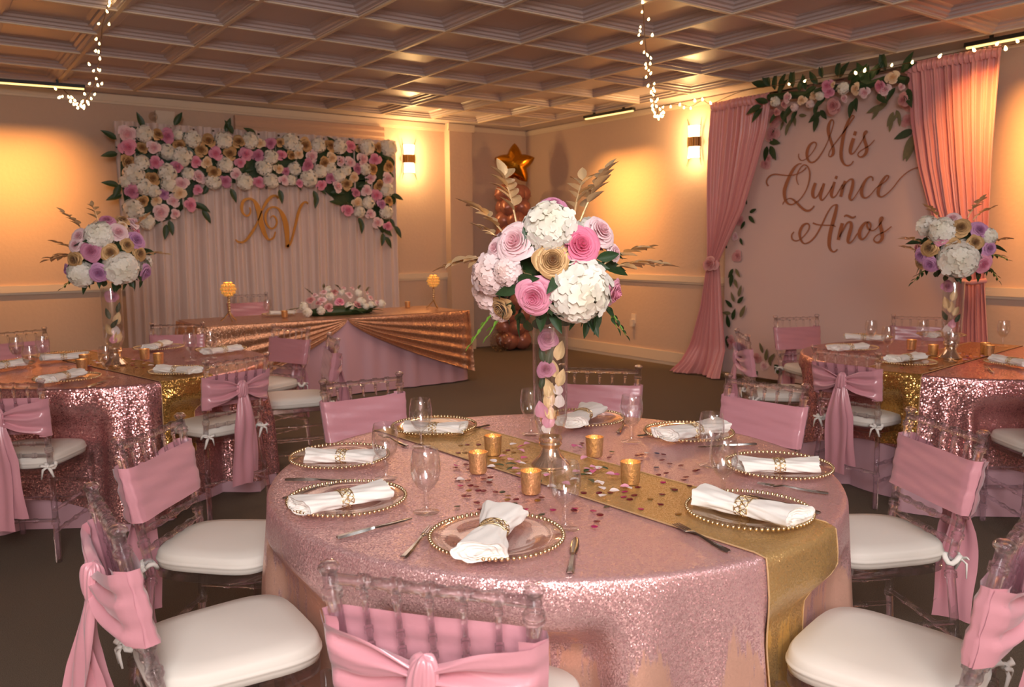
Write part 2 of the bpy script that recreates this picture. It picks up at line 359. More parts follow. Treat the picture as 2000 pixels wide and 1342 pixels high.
# wall lamps
def wall_lamp(loc, rz, label):
    t = thing('wall_lamp', label, 'wall lamp', loc, rz, 'brass wall lamps')        # local -Y points into the room
    build(MB().box(-.05, .05, -.02, 0, -.07, .07), 'back_plate', M['bronze'], t, False)
    band = build(MB().grid(lambda u, v: (.085*sin((u-.5)*PI), -.02-.085*cos((u-.5)*PI), -.055+.11*v), 14, 2), 'clasp', M['bronze'], t)
    for k in range(9):
        q = (k/8-.5)*2.6; build(MB().tube([(.088*sin(q), -.02-.088*cos(q), -.055), (.088*sin(q), -.02-.088*cos(q), .055)], .008, 6), 'flute', M['bronze'], band)
    for s in (-1, 1):
        build(MB().grid(lambda u, v: ((.07+.012*v)*sin((u-.5)*PI), -.025-(.075+.012*v)*cos((u-.5)*PI), s*(.05+.13*v)), 16, 3), 'glass_shade', M['sconce_glow'], t)
        for k in (-1, 1):
            build(MB().tube([(k*.07, -.03, s*.06), (k*.085, -.035, s*.18), (k*.11, -.045, s*.27)], [.006, .006, .002], 6), 'prong', M['bronze'], t)
        l = bpy.data.lights.new('lamp_bulb', 'POINT'); l.energy = 16; l.color = (1, .58, .22); l.shadow_soft_size = .05
        o = bpy.data.objects.new('lamp_bulb', l); COL.objects.link(o); o.parent = t; o.location = (0, -.16, s*.15)
e = at_y(796, 311, YA); wall_lamp((e.x, YA, e.z), 0, 'glowing brass wall lamp right of the flower arch on the left wall')
e = at_x(1361, 278, XB); wall_lamp((XB, e.y, e.z), R(-90), 'glowing brass wall lamp beside the pink curtain on the right wall')
# ------------------------------------------------------------------ chairs
# local frame: origin on the floor under the seat, +Y the way the sitter faces, back rail at about y = -.27, z = .89
def pb(z, s):
    if z > .44: return Vector((s*(.172+.045*(z-.44)), -.185-.17*(z-.44), z))
    return Vector((s*(.172+.06*(.44-z)), -.185-.10*(.44-z), z))
def bamboo(path, r, rings, n=10, ring=1.38, e=.009, seg=8):
    P_ = [Vector(p) for p in path]; ls = [0]
    for i in range(1, len(P_)): ls.append(ls[-1]+(P_[i]-P_[i-1]).length)
    T = ls[-1]; marks = [(l, r) for l in ls]
    for t in rings:
        for dt, k in ((-e*1.4, 1), (-e, ring), (-e*.25, ring), (0, 1.12), (e*.25, ring), (e, ring), (e*1.4, 1)): marks.append((min(T, max(0, t*T+dt)), r*k))
    marks.sort(key=lambda q: q[0]); pp = []; rr = []
    for l, k in marks:
        if pp and abs(l-last) < 1e-5: continue
        i = max(q for q in range(len(ls)) if ls[q] <= l+1e-9); i = min(i, len(ls)-2)
        pp.append(P_[i].lerp(P_[i+1], (l-ls[i])/(ls[i+1]-ls[i]))); rr.append(k); last = l
    return MB().tube(pp, rr, n)
def sup(th, w0, w1, d, ex=4.0):
    c_, s_ = cos(th), sin(th); x = math.copysign(abs(c_)**(2/ex), c_); y = math.copysign(abs(s_)**(2/ex), s_)
    return ((w0+(w1-w0)*(y+1)/2)*x, d*y)
CH_PARTS = []     # (name, mesh, index of the parent part or None)
def cp(name, mb, mat, parent=None, angle=None, label=None):
    CH_PARTS.append((name, mb.mesh(name, M[mat], True, angle), parent, label)); return len(CH_PARTS)-1
for s in (-1, 1):
    mb = bamboo([pb(0, s), pb(.2, s), pb(.44, s), pb(.66, s), pb(.872, s)], .0145, (.22, .47, .62, .70, .955))
    top = pb(.875, s); mb.lathe([(0, .02), (.014, .019), (.0205, .012), (.0205, .006), (.016, 0), (.0145, -.004)], 12, top)
    cp('back_post', mb, 'acrylic')
for s in (-1, 1): cp('front_leg', bamboo([(s*.185, .19, 0), (s*.19, .185, .43)], .0145, (.18, .35, .80)), 'acrylic')
def cross(z, r, rings, name='back_rail', dy=0): cp(name, bamboo([pb(z, -1)+Vector((0, dy, 0)), pb(z, 1)+Vector((0, dy, 0))], r, rings), 'acrylic')
cross(.862, .0115, (.17, .335, .5, .665, .83), 'top_rail'); cross(.655, .008, (), 'spindle_rail'); cross(.575, .0095, (.2, .4, .6, .8)); cross(.515, .0095, (.2, .4, .6, .8))
for k in range(5):
    f = (k+1)/6; a = pb(.855, -1).lerp(pb(.855, 1), f); b = pb(.655, -1).lerp(pb(.655, 1), f)
    cp('spindle', bamboo([a, b], .0062, (.1, .45, .62), 8, 1.45, .006), 'acrylic')
for s in (-1, 1):
    for z in (.15, .25): cp('stretcher', bamboo([pb(z, s), (s*.187, .187, z)], .0085, (.25, .5, .75)), 'acrylic')
for z in (.19, .29): cp('stretcher', bamboo([(-.187, .187, z), (.187, .187, z)], .0085, (.25, .5, .75)), 'acrylic')
cp('stretcher', bamboo([pb(.2, -1), pb(.2, 1)], .0085, (.25, .5, .75)), 'acrylic')
def pad(prof, w0, w1, d, n=48, crown=0):
    mb = MB(); vs_ = []; fs = []
    for k, (sc_, z) in enumerate(prof):
        for i in range(n):
            x, y = sup(2*PI*i/n, w0, w1, d); vs_.append((x*sc_, y*sc_, z))
    for k in range(len(prof)-1):
        fs += [(k*n+i, k*n+(i+1) % n, (k+1)*n+(i+1) % n, (k+1)*n+i) for i in range(n)]
    fs += [tuple(range(n-1, -1, -1)), tuple(range((len(prof)-1)*n, len(prof)*n))]
    return mb.add(vs_, fs)
cp('seat', pad([(.97, .418), (1, .422), (1, .444), (.97, .448)], .178, .205, .205), 'acrylic', angle=30)
cu = cp('cushion', pad([(.95, .449), (.99, .454), (1.0, .466), (1.005, .471), (1.016, .474), (1.016, .478), (1.005, .481), (1.0, .485), (.985, .498), (.95, .506), (.7, .514), (.35, .519), (.05, .520)], .176, .208, .205), 'cushion', label='white piped seat cushion')
for s in (-1, 1):
    p = pb(.465, s); mb = MB()
    ring = [p + Vector((.022*cos(q), .022*sin(q), .012*sin(q*2))) for q in [2*PI*k/12 for k in range(13)]]
    mb.tube(ring, .007, 6, True, 1.3); b0 = p+Vector((0, -.028, 0)); mb.ball(b0, .011, 8, 6)
    for dx, dz, l in ((-.03, -.06, 1), (.028, -.05, 1), (.035, .012, .8), (-.034, .01, .8)):
        mb.tube([b0, b0+Vector((dx*.6, -.012, dz*.3*l+.004)), b0+Vector((dx, -.006, dz*l))], [.006, .008, .004], 6, True, .5)
    cp('tie', mb, 'white_cloth', cu)
# the sash: a band round the posts, two gathered wings, a knot and two tails
ZS0, ZS1 = .615, .80
def band(u, v):
    pth = [(-.165, -.030), (-.192, -.027), (-.2095, -.002), (-.2, .022), (-.175, .027), (-.1, .0265), (0, .026), (.1, .0265), (.175, .027), (.2, .022), (.2095, -.002), (.192, -.027), (.165, -.030)]
    q = u*(len(pth)-1); i = min(int(q), len(pth)-2); f = q-i; x = pth[i][0]*(1-f)+pth[i+1][0]*f; y = pth[i][1]*(1-f)+pth[i+1][1]*f
    z = ZS0+(ZS1-ZS0)*v; yb = pb(z, 1).y
    wr = .0022*sin(v*13+x*9)+.0018*sin(v*29-x*21); sag = -.006*sin((u)*PI)*(v-.3)
    return (x*(1+.25*(z-.7)), yb+y+(wr if y > 0 else -wr), z+sag)
sa = cp('sash', MB().grid(band, 48, 14), 'satin', label='pink satin sash')
for s in (-1, 1):
    def wing(u, v):
        e_ = u**1.15; z0 = ZS0*(1-e_)+.690*e_; z1 = ZS1*(1-e_)+.740*e_; z = z0+(z1-z0)*v
        x = s*(.2105*(1-u)+.014*u)*(1+.25*(z-.7)*(1-u)); yb = pb(z, 1).y*(1-u)+pb(.715, 1).y*u
        return (x, yb-.006-.027*min(1, u/.10)-.021*u-(.005+.013*u)*(sin(v*PI*4.5+s+u*1.3)+.45*sin(v*PI*8.3-s+u*3))*min(1, u*3+.25)-.008*sin(PI*u), z+.004*sin(u*7+v*4))
    cp('wing', MB().grid(wing, 18, 22), 'satin', sa)
def knot(u, v):      # a wrapped, pleated band of cloth
    th = 2*PI*u; ph = PI*v; zz_ = cos(ph); bul = abs(sin(ph))**.45; r = 1+.11*sin(th*11+3*v)+.10*sin(th*4+1+5*v)
    return (.029*bul*cos(th)*r*(1.0-.18*zz_)+.004*zz_, pb(.71, 1).y-.060+.024*bul*sin(th)*r, .712+.046*math.copysign(abs(zz_)**.8, zz_)+.004*sin(th*3))
cp('knot', MB().grid(knot, 66, 14, True), 'satin', sa)
TAILS = {}
for var in ('flat', 'twist'):
    TAILS[var] = []
    for w_, x0, dx, zb, yo, ph in ((.064, -.004, -.018, .175, 0, 0), (.058, .008, .03, .235, .012, 1.7)):
        def tail(u, v):
            k = min(1, v*2.6)**.8; w = .020+(w_-.020)*k; x = x0+dx*v+(u-.5)*2*w; z = .705-(.705-zb)*v
            y = pb(.71, 1).y-.070-.022*sin(min(1, v*3)*PI/2)+yo+.010*sin(u*PI*4+ph)*(1-.72*v)*min(1, v*5+.3)+.035*v+.006*sin(v*9+u*3+ph)
            tw = 0 if var == 'flat' else R(48 if ph == 0 else -52)*min(1, v*1.5); xm = x0+dx*v; dxx = x-xm
            return (xm+dxx*cos(tw), y+dxx*sin(tw)-.03*min(1, v*2)*abs(sin(tw)), z+.006*sin(u*3+ph))
        TAILS[var].append(MB().grid(tail, 14, 26).mesh('tail', M['satin']))
def chair(loc, ang, label, group, scale=1.0, tails='twist'):
    """loc: where the middle of the top rail stands (x, y); ang: heading the sitter faces"""
    fx, fy = cos(ang), sin(ang); off = (.26)*scale
    t = thing('chiavari_chair', label, 'chair', (loc[0]+fx*off, loc[1]+fy*off, 0), ang-PI/2, group, scale)
    made = []
    for name, me, par, lab in CH_PARTS:
        o = obj(name, me, t if par is None else made[par]); made.append(o)
        if lab: o['label'] = lab
    for me in TAILS[tails]: obj('tail', me, made[sa])
    CHAIRS.append((Vector(t.location), Vector((fx, fy, 0)), scale)); return t
CHAIRS = []
TC = Vector((1.6175, 2.0332, 0)); RT_ = .88; ZT = .765
TL = Vector((.96, 5.52, 0)); TR = Vector((5.22, 2.56, 0))
def chair_px(ul, vl, ur, vr, towards, label, group, z=.885, scale=1.0, turn=0, tails='twist', back=0):
    p = (at_z(ul, vl, z)+at_z(ur, vr, z))/2; d = Vector(towards)-p
    p = p-d.normalized()*back
    return chair(p, math.atan2(d.y, d.x)+R(turn), label, group, scale, tails)
G1 = 'chairs around the centre table'; G2 = 'chairs around the left table'; G3 = 'chairs around the right table'
chair_px(640, 1112, 1040, 1146, TC, 'clear acrylic chair seen from behind at the bottom of the picture with knotted pink sash', G1, z=.908, scale=1.026, turn=-3, tails='flat')
chair_px(185, 948, 245, 1033, TC, 'clear acrylic chair in the left foreground seen from the side with hanging pink sash', G1, z=.898, scale=1.014, back=.015)
chair_px(240, 858, 342, 813, TC, 'clear acrylic chair left of the centre table with a smooth pink sash front', G1)
chair_px(632, 745, 778, 730, TC, 'clear acrylic chair at the far left of the centre table facing the camera', G1)
chair_px(1115, 716, 1228, 714, TC, 'clear acrylic chair directly behind the tall centre vase', G1)
chair_px(1422, 736, 1574, 750, TC, 'clear acrylic chair at the far right of the centre table facing the camera', G1, turn=-4)
chair_px(1790, 802, 1908, 843, TC, 'clear acrylic chair right of the centre table with white cushion tied to its post', G1)
chair_px(1912, 1045, 2045, 985, TC, 'clear acrylic chair in the right foreground cut by the picture edge', G1, z=.892, scale=1.008, back=.02)
chair_px(-20, 640, 82, 636, TL, 'clear acrylic chair at the far left beyond the left table', G2, z=.91)
chair_px(297, 626, 394, 624, TL, 'clear acrylic chair between the left vase and the head table facing the camera', G2, z=.91)
chair_px(402, 705, 522, 692, TL, 'clear acrylic chair with long pink sash tails nearest to us at the left table', G2, turn=-6, tails='flat')
chair_px(533, 632, 603, 635, TL, 'clear acrylic chair in front of the head table swag with plain pink sash', G2, z=.9)
chair_px(637, 662, 664, 652, TL, 'clear acrylic chair seen edge-on between the left table and the centre table', G2)
chair_px(-60, 758, 45, 732, TL, 'clear acrylic chair at the left picture edge with white tied cushion', G2, tails='flat')
chair_px(1520, 613, 1590, 609, TR, 'clear acrylic chair with a peach-lit sash in front of the banner', G3, z=.91)
chair_px(1755, 607, 1836, 604, TR, 'clear acrylic chair behind the right table beside its vase', G3, z=.93)
chair_px(1590, 678, 1716, 690, TR, 'clear acrylic chair with long pink sash nearest to us at the right table', G3, turn=8, tails='flat')
chair_px(1436, 652, 1462, 648, TR+Vector((0, .4, 0)), 'clear acrylic chair seen edge-on beside the curtain hem and banner', G3)
chair(Vector((4.40, 1.545)), R(50), 'clear acrylic chair at the right picture edge showing only its white cushion', G3)
hp = (at_y(450, 574, 9.06)+at_y(515, 573, 9.06))/2
chair((hp.x, 9.06), R(-90), 'clear acrylic chair behind the head table in front of the white drape', 'head table chair', hp.z/.885)
# ------------------------------------------------------------------ tables and cloths
def fold_fn(seed, n=24):
    r_ = random.Random(seed); k = [(n*f+r_.randint(-2, 2), r_.uniform(0, 6.28), a) for f, a in ((.35, .45), (1, .8), (1.5, .45), (.6, .5))]
    return lambda th: sum(a*sin(n_*th+p) for n_, p, a in k)/1.6
def push_list(c):      # where chair seats press the cloth back: (heading from the table centre, radius of the seat front)
    out = []
    for loc, f, s in CHAIRS:
        d = Vector((loc.x-c.x, loc.y-c.y, 0))
        if d.length < 1.6: out.append((loc-Vector((c.x, c.y, 0)), f, s))
    return out
PUSH = {}
def seat_limit(key, th, r):
    """largest radius at heading th that stays clear of every seat pushed up to the table"""
    e = Vector((cos(th), sin(th), 0))
    for loc, f, s in PUSH[key]:
        rt = Vector((f.y, -f.x, 0)); q = e*r-loc; x = q.dot(rt); y = q.dot(f)
        hw_ = .24*s; fr = .222*s
        if abs(x) < hw_+.06 and y < fr+.02 and y > -.3:
            k = max(0., min(1., (hw_+.06-abs(x))/.06)); k = k*k*(3-2*k)
            need = (fr+.012-y)/max(.3, -(e.dot(f))); r -= max(0, need)*k
    return r
def cloth_r(th, z, fold, ztop=.772, flare=.05, amp=.028, key=None):
    d = max(0, (ztop-z))/ztop
    r = RT_+.006+flare*d+amp*fold(th)*min(1, d*2.2)**1.1
    if key:
        k = max(0., min(1., (.69-z)/.15)); k = k*k*(3-2*k); r = r+(max(.70, seat_limit(key, th, r))-r)*k
    return r
for key, c in (('C', TC), ('L', TL), ('R', TR)): PUSH[key] = push_list(c)
def round_cloth(name, mat, c, fold, hem, flare, amp, label, group, inset=0, nth=300, key=None):
    mb = MB(); prof = [('r', f) for f in (.02, .3, .55, .75, .88, .95, .98)]+[('e', .35), ('e', .75)]+[('z', i/26) for i in range(27)]
    def fn(u, v):
        th = 2*PI*u; k, t = prof[round(v*(len(prof)-1))]
        if k == 'r': return (RT_*t*cos(th), RT_*t*sin(th), .772-inset)
        if k == 'e':
            r = RT_-.004+.008*sin(t*PI/2)-inset; z = .772-inset-.012*(1-cos(t*PI/2)); return (r*cos(th), r*sin(th), z)
        h = hem(th); z = .757-(.757-h)*t-inset; r = cloth_r(th, z, fold, flare=flare, amp=amp, key=key)-inset
        return (r*cos(th), r*sin(th), z)
    o = build(mb.grid(fn, nth, len(prof)-1, True), name, M[mat], None, True, None, loc=c)
    return tag(o, label, 'tablecloth', group)
def round_table(c, label):
    t = thing('round_table', label, 'table', c, 0, 'round banquet tables')
    build(MB().lathe([(0, .735), (.84, .735), (.865, .742), (.866, .752), (.855, .76), (0, .76)], 48), 'tabletop', M['plastic'], t)
    for k in range(4):
        q = PI/4+k*PI/2; build(MB().tube([(.55*cos(q), .55*sin(q), 0), (.5*cos(q), .5*sin(q), .735)], .016, 8), 'leg', M['steel'], t)
round_table(TC, 'round banquet table in the centre under the rose sequin cloth')
round_table(TL, 'round banquet table at left under sequins near the orange-lit wall')
round_table(TR, 'round banquet table at right under sequins near the pink curtains')
fC, fL, fR = fold_fn(3, 20), fold_fn(8, 30), fold_fn(21, 30)
round_cloth('tablecloth', 'rose_sequin', TC, fC, lambda th: .02, .05, .026, 'rose pink sequin tablecloth on the centre table reaching the floor', 'sequin tablecloths', key='C')
round_cloth('tablecloth', 'rose_sequin_far', TL, fL, lambda th: .10+.07*sin(th*2+.8)+.03*sin(5*th), .05, .042, 'glittering rose sequin tablecloth on the left table', 'sequin tablecloths', key='L')
round_cloth('tablecloth', 'rose_sequin_far', TR, fR, lambda th: .22+.10*sin(th*2+1.2)+.03*sin(5*th), .05, .042, 'glittering rose sequin tablecloth on the right table', 'sequin tablecloths', key='R')
fU = fold_fn(31, 14)
round_cloth('underlay_cloth', 'lilac', TL, fL, lambda th: .012, .045, .036, 'plain lilac underlay cloth showing below the left sequin tablecloth', 'lilac underlays', .008, 220, 'L')
round_cloth('underlay_cloth', 'lilac', TR, fR, lambda th: .012, .045, .036, 'plain lilac underlay cloth showing below the right sequin tablecloth', 'lilac underlays', .008, 220, 'R')
# gold sequin runners: lie across the top and hang down both sides
def runner(c, fold, ang, off, half, mat, label, drop=.42, flare=.05, amp=.028, key=None):
    d = Vector((cos(ang), sin(ang), 0)); n_ = Vector((-d.y, d.x, 0))
    def fn(u, v):
        w_ = off+(v-.5)*2*half; s = (u-.5)*2*(RT_+drop); lim = math.sqrt((RT_+.003)**2-w_*w_)
        if abs(s) <= lim: p = d*s+n_*w_; return (p.x, p.y, .7755)
        ex = abs(s)-lim; p = d*math.copysign(lim, s)+n_*w_; th = math.atan2(p.y, p.x)
        z = .7755-ex; k = min(1, ex/.02)
        r = cloth_r(th, z, fold, flare=flare, amp=amp, key=key)+.0035+.003*k
        # keep the strip's own width as it falls
        q = Vector((cos(th), sin(th), 0))*r
        return (q.x, q.y, z)
    o = build(MB().grid(fn, 150, 16), 'table_runner', M[mat], None, True, None, loc=c)
    tag(o, label, 'table runner', 'gold table runners')
    hem = MB()
    for v in (0, 1): hem.tube([Vector(fn(i/90, v))+Vector((0, 0, .001)) for i in range(91)], .0022, 5)
    build(hem, 'hem', M['goldpaint'], o)
a_c = math.atan2(-1.54, .115)
runner(TC, fC, a_c, .02, .16, 'gold_sequin', 'gold sequin runner lying across the centre table', .48, amp=.026, key='C')
d = Vector((1.155, 4.69, 0))-TL; runner(TL, fL, math.atan2(d.y, d.x), 0, .15, 'gold_sequin_far', 'gold sequin runner lying across the left table', .45, amp=.042, key='L')
d = Vector((4.35, 2.45, 0))-TR; runner(TR, fR, math.atan2(d.y, d.x), 0, .16, 'gold_sequin_far', 'gold sequin runner lying across the right table', .45, amp=.042, key='R')

# head table
HX0, HX1, HY0, HY1 = 2.05, 4.80, 7.58, 8.46
t = thing('head_table', 'long head table in front of the flower arch', 'table', ((HX0+HX1)/2, (HY0+HY1)/2, 0))
hw, hd = (HX1-HX0)/2, (HY1-HY0)/2
build(MB().box(-hw, hw, -hd, hd, .73, .758), 'tabletop', M['plastic'], t, False)
for sx in (-1, 1):
    for sy in (-1, 1): build(MB().tube([(sx*(hw-.12), sy*(hd-.08), 0), (sx*(hw-.12), sy*(hd-.08), .73)], .018, 8), 'leg', M['steel'], t)
# lilac floor-length cloth, rounded rectangle section with soft folds
def rr_path(u, x, y, rad=.06):     # point and outward normal on a rounded rectangle, u in 0..1
    segs = [(2*(x-rad)), PI/2*rad, 2*(y-rad), PI/2*rad]*2; T = sum(segs); l = u*T; cx = [(-1, -1), (1, -1), (1, -1), (1, 1), (1, 1), (-1, 1), (-1, 1), (-1, -1)]
    st = [(-x+rad, -y, 0), None, (x, -y+rad, PI/2), None, (x-rad, y, PI), None, (-x, y-rad, 3*PI/2), None]
    for k, s in enumerate(segs):
        if l <= s or k == 7:
            if k % 2 == 0:
                a = k//2*PI/2; p = st[k]; return Vector((p[0]+cos(a)*l, p[1]+sin(a)*l, 0)), Vector((sin(a), -cos(a), 0))
            a = (k//2)*PI/2-PI/2+l/rad; c_ = [(x-rad, -y+rad), (x-rad, y-rad), (-x+rad, y-rad), (-x+rad, -y+rad)][k//2]
            nn = Vector((cos(a), sin(a), 0)); return Vector((c_[0], c_[1], 0))+nn*rad, nn
        l -= s
fH = fold_fn(5, 30)
def hcloth(u, v):
    p, n_ = rr_path(u, hw+.006, hd+.006)
    if v < .1: k = v/.1; return (p.x*k, p.y*k, .764)
    k = (v-.1)/.9; z = .764-.752*k; q = p+n_*(.006+.05*k+.02*fH(u*2*PI)*min(1, k*2)); return (q.x, q.y, z)
lc = tag(build(MB().grid(hcloth, 260, 20, True), 'underlay_cloth', M['lilac'], None, True, None, loc=t.location), 'plain lilac floor-length cloth on the head table', 'tablecloth')
# copper sequin swag cloth on top: a top sheet and two gathered swags falling to the front corners
sw = thing('swag_cloth', 'copper sequin cloth gathered into two swags on the head table', 'tablecloth', t.location)
build(MB().box(-hw-.012, hw+.012, -hd-.012, hd+.012, .767, .7725), 'top_sheet', M['copper_sequin'], sw, False)
xc = 3.42-(HX0+HX1)/2
for sgn in (-1, 1):
    x_end = hw+.07 if sgn > 0 else -hw-.07
    def swag(u, v, sgn=sgn, x_end=x_end):
        tx = xc+(x_end-xc)*u; zlow = .755-(.755-.10)*(u**.74); z = .765-(.765-zlow)*v
        foldv = (.5-.5*cos(v**1.15*PI*2*5.2+u*2.2+.6*sin(u*4)))**1.0
        e_ = max(0, (u-.80)/.20); out = .03+.075*v**.7*u**.6+.030*foldv*min(1, u*3.2)*(.3+.7*v)*(1-.75*e_)+.022*e_*sin(u*75+v*1.5)*v
        if u > .93: out -= (u-.93)/.07*.03
        return (tx, -hd-out*1.0, z+.01*foldv*u)
    build(MB().grid(swag, 70, 90), 'swag', M['copper_sequin'], sw, True, None)
    def side(u, v, sgn=sgn, x_end=x_end):   # the fall round the table's end
        y = -hd-.04+(2*hd+.04)*u; zl = .10+.25*u; z = .765-(.765-zl)*v
        return (math.copysign(hw, sgn)+sgn*(.03+.05*v+.022*sin(u*PI*9)*min(1, v*2)), y, z)
    build(MB().grid(side, 50, 14), 'end_fall', M['copper_sequin'], sw, True, None)
# ------------------------------------------------------------------ place settings
ZTOP = .7765
gob_prof = [(0, .002), (.034, .002), (.036, .004), (.034, .006), (.014, .010), (.0075, .016), (.0062, .030), (.0080, .045), (.0070, .058), (.012, .064), (.024, .074), (.035, .092), (.0405, .115), (.0405, .135), (.0375, .160), (.0345, .176), (.0335, .177), (.0365, .160), (.0392, .135), (.0392, .116), (.033, .093), (.021, .077), (.008, .070), (0, .069)]
gob_me = MB().lathe(gob_prof, 28).mesh('goblet', M['glass'], True, 60)
water_me = MB().lathe([(0, .071), (.02, .078), (.032, .094), (.038, .115), (.0382, .124), (0, .124)], 24).mesh('water', M['clear'], True, 50)
def goblet(p, label, group, water=False, s=1.0):
    o = tag(obj('goblet', gob_me, loc=(p.x, p.y, ZTOP), scale=s), label, 'goblet', group)
    if water: obj('water', water_me, o)
ch_me = MB().lathe([(0, .004), (.085, .004), (.098, .006), (.112, .011), (.160, .014), (.163, .0165), (.160, .018), (.112, .0155), (.098, .010), (.085, .008), (0, .008)], 56).mesh('glass_disc', M['charger'], True, 50)
mb = MB(); NB = 74
for k in range(NB):
    q = 2*PI*k/NB; mb.ball((.1635*cos(q), .1635*sin(q), .0165), .0054, 8, 5)
bead_me = mb.mesh('beaded_rim', M['gold'])
def charger(p, label, group):
    t = thing('charger_plate', label, 'charger plate', (p.x, p.y, ZTOP), rnd.uniform(0, 6), group)
    obj('glass_disc', ch_me, t); o = obj('beaded_rim', bead_me, t); o['label'] = 'gold beaded rim'
# a napkin pulled through a lattice ring
def nap(u, v, seed=0):
    x = (u-.5)*2; a = abs(x); w = .029+.026*a**1.1; h = .019+.004*a; th = 2*PI*v
    ex = .75; cx = math.copysign(abs(cos(th))**ex, cos(th)); sx = math.copysign(abs(sin(th))**ex, sin(th))
    fold = .0022*sin(th*5+x*4+seed)*(.4+a)+.0018*sin(th*9-x*7+seed)
    skew = .010*x*(cx)
    return (x*.128+skew+.004*sin(th*2+seed), cx*(w+fold), h+.001+sx*(h-.001+fold*.8)*(1-.1*a))
nap_meshes = []
for sd in (0, 1.3, 2.9):
    mb = MB().grid(lambda u, v: nap(u, v, sd), 26, 40); n_ = 41
    # rolled layers showing at each open end
    for x in (0, 1):
        sgn = 1 if x else -1
        ring = [nap(x, j/40, sd) for j in range(41)]; seq = [ring]
        for s_, o_ in ((.90, .001), (.80, .006), (.66, .0015), (.56, .007), (.42, .002), (.30, .007), (.14, .004)):
            seq.append([(p[0]-sgn*o_, p[1]*s_, .021+(p[2]-.021)*s_) for p in ring])
        for A, B in zip(seq, seq[1:]): mb.add(A+B, [(j, j+1, 42+j, 41+j) for j in range(40)])
        mb.add(seq[-1], [tuple(range(40))])
    nap_meshes.append(mb.mesh('napkin', M['white_cloth'], True, 60))
mb = MB()
def ringpt(th, x): return Vector((x, .0325*cos(th), .0215+.0225*sin(th)))
for x in (-.016, .016): mb.tube([ringpt(2*PI*k/24, x) for k in range(25)], .0016, 5)
for k in range(10):
    for s in (-1, 1): mb.tube([ringpt(2*PI*k/10+s*.95*(i/6), -.016+.032*i/6) for i in range(7)], .0014, 4)
for k in range(20):
    p = ringpt(2*PI*k/20, 0); mb.ball(p, .0026, 6, 4)
ring_me = mb.mesh('napkin_ring', M['gold'])
def napkin(p, ang, label, group, s=1.0, k=0):
    o = tag(obj('napkin', nap_meshes[k % 3], loc=(p.x, p.y, ZTOP+.0085), rot=(0, 0, ang), scale=s), label, 'napkin', group)
    r_ = obj('napkin_ring', ring_me, o); r_['label'] = 'gold lattice napkin ring'
# cutlery along +X, handle end at x = 0
def strip(prof, name):     # (x, half width, z, thickness)
    mb = MB(); vs_ = []; fs = []
    for x, w, z, th in prof: vs_ += [(x, -w, z), (x, -w*.55, z+th), (x, w*.55, z+th), (x, w, z)]
    for i in range(len(prof)-1):
        for q in range(4): fs.append((4*i+q, 4*i+(q+1) % 4, 4*i+4+(q+1) % 4, 4*i+4+q))
    n_ = len(vs_); fs += [(0, 1, 2, 3), (n_-1, n_-2, n_-3, n_-4)]
    return mb.add(vs_, fs)
kn = strip([(0, .0065, .001, .004), (.006, .009, .001, .005), (.05, .0085, .001, .006), (.09, .0065, .001, .006), (.105, .0045, .002, .005), (.115, .0085, .002, .003), (.15, .010, .002, .002), (.19, .0095, .002, .002), (.215, .006, .002, .0018), (.222, .002, .002, .001)], 'knife')
knife_me = kn.mesh('knife', M['steel'], True, 40)
fk = strip([(0, .007, .001, .003), (.006, .0095, .001, .004), (.05, .0075, .002, .004), (.09, .0042, .005, .004), (.12, .004, .009, .003), (.132, .009, .0085, .0025), (.145, .0115, .006, .002), (.152, .0118, .005, .002)], 'fork')
for k in range(4):
    y = -.0096+.0064*k; fk.add([(.150, y-.0021, .005), (.150, y+.0021, .005), (.150, y+.0021, .0075), (.150, y-.0021, .0075), (.198, y-.001, .009), (.198, y+.001, .009), (.198, y+.001, .0105), (.198, y-.001, .0105)], [(3, 2, 1, 0), (4, 5, 6, 7), (0, 1, 5, 4), (1, 2, 6, 5), (2, 3, 7, 6), (3, 0, 4, 7)])
fork_me = fk.mesh('fork', M['steel'], True, 40)
def cutlery(me, name, h, tip, label, group):
    a, b = at_z(*h, ZTOP), at_z(*tip, ZTOP); d = b-a
    tag(obj(name, me, loc=(a.x, a.y, ZTOP), rot=(0, 0, math.atan2(d.y, d.x))), label, name, group)
def votive(p, label, group, z=ZTOP, s=1.0):
    t = thing('votive_candle', label, 'candle', (p.x, p.y, z), rnd.uniform(0, 6), group, s)
    build(MB().lathe([(0, .001), (.0255, .001), (.0275, .004), (.031, .066), (.0315, .068), (.0295, .0675), (.0265, .012), (0, .010)], 26), 'cup', M['mercury'], t)
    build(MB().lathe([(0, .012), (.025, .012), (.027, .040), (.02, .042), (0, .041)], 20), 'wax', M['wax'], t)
    build(MB().lathe([(0, .041), (.003, .046), (.0038, .051), (.002, .059), (0, .064)], 8), 'flame', M['flame'], t)
VOT = None
GS = 'place settings of the centre table'
SE = [  # place, charger px, napkin ends px, goblet px
 ('at the front of the centre table', (970, 1056), (937, 1092), (985, 1008), (1104, 1035)),
 ('at the front left of the centre table', (678, 982), (580, 998), (757, 963), (833, 1002)),
 ('at the left of the centre table', (664, 898), (597, 895), (742, 897), (754, 937)),
 ('at the back left of the centre table', (848, 838), (795, 838), (900, 840), (823, 874)),
 ('behind the tall vase on the centre table', (1140, 822), (1115, 832), (1158, 803), (1037, 850)),
 ('at the back right of the centre table', (1345, 850), (1297, 856), (1408, 836), (1233, 865)),
 ('at the right of the centre table', (1520, 917), (1440, 913), (1600, 915), (1388, 911)),
 ('at the front right of the centre table', (1462, 1005), (1362, 976), (1562, 1022), (1412, 975)),
]
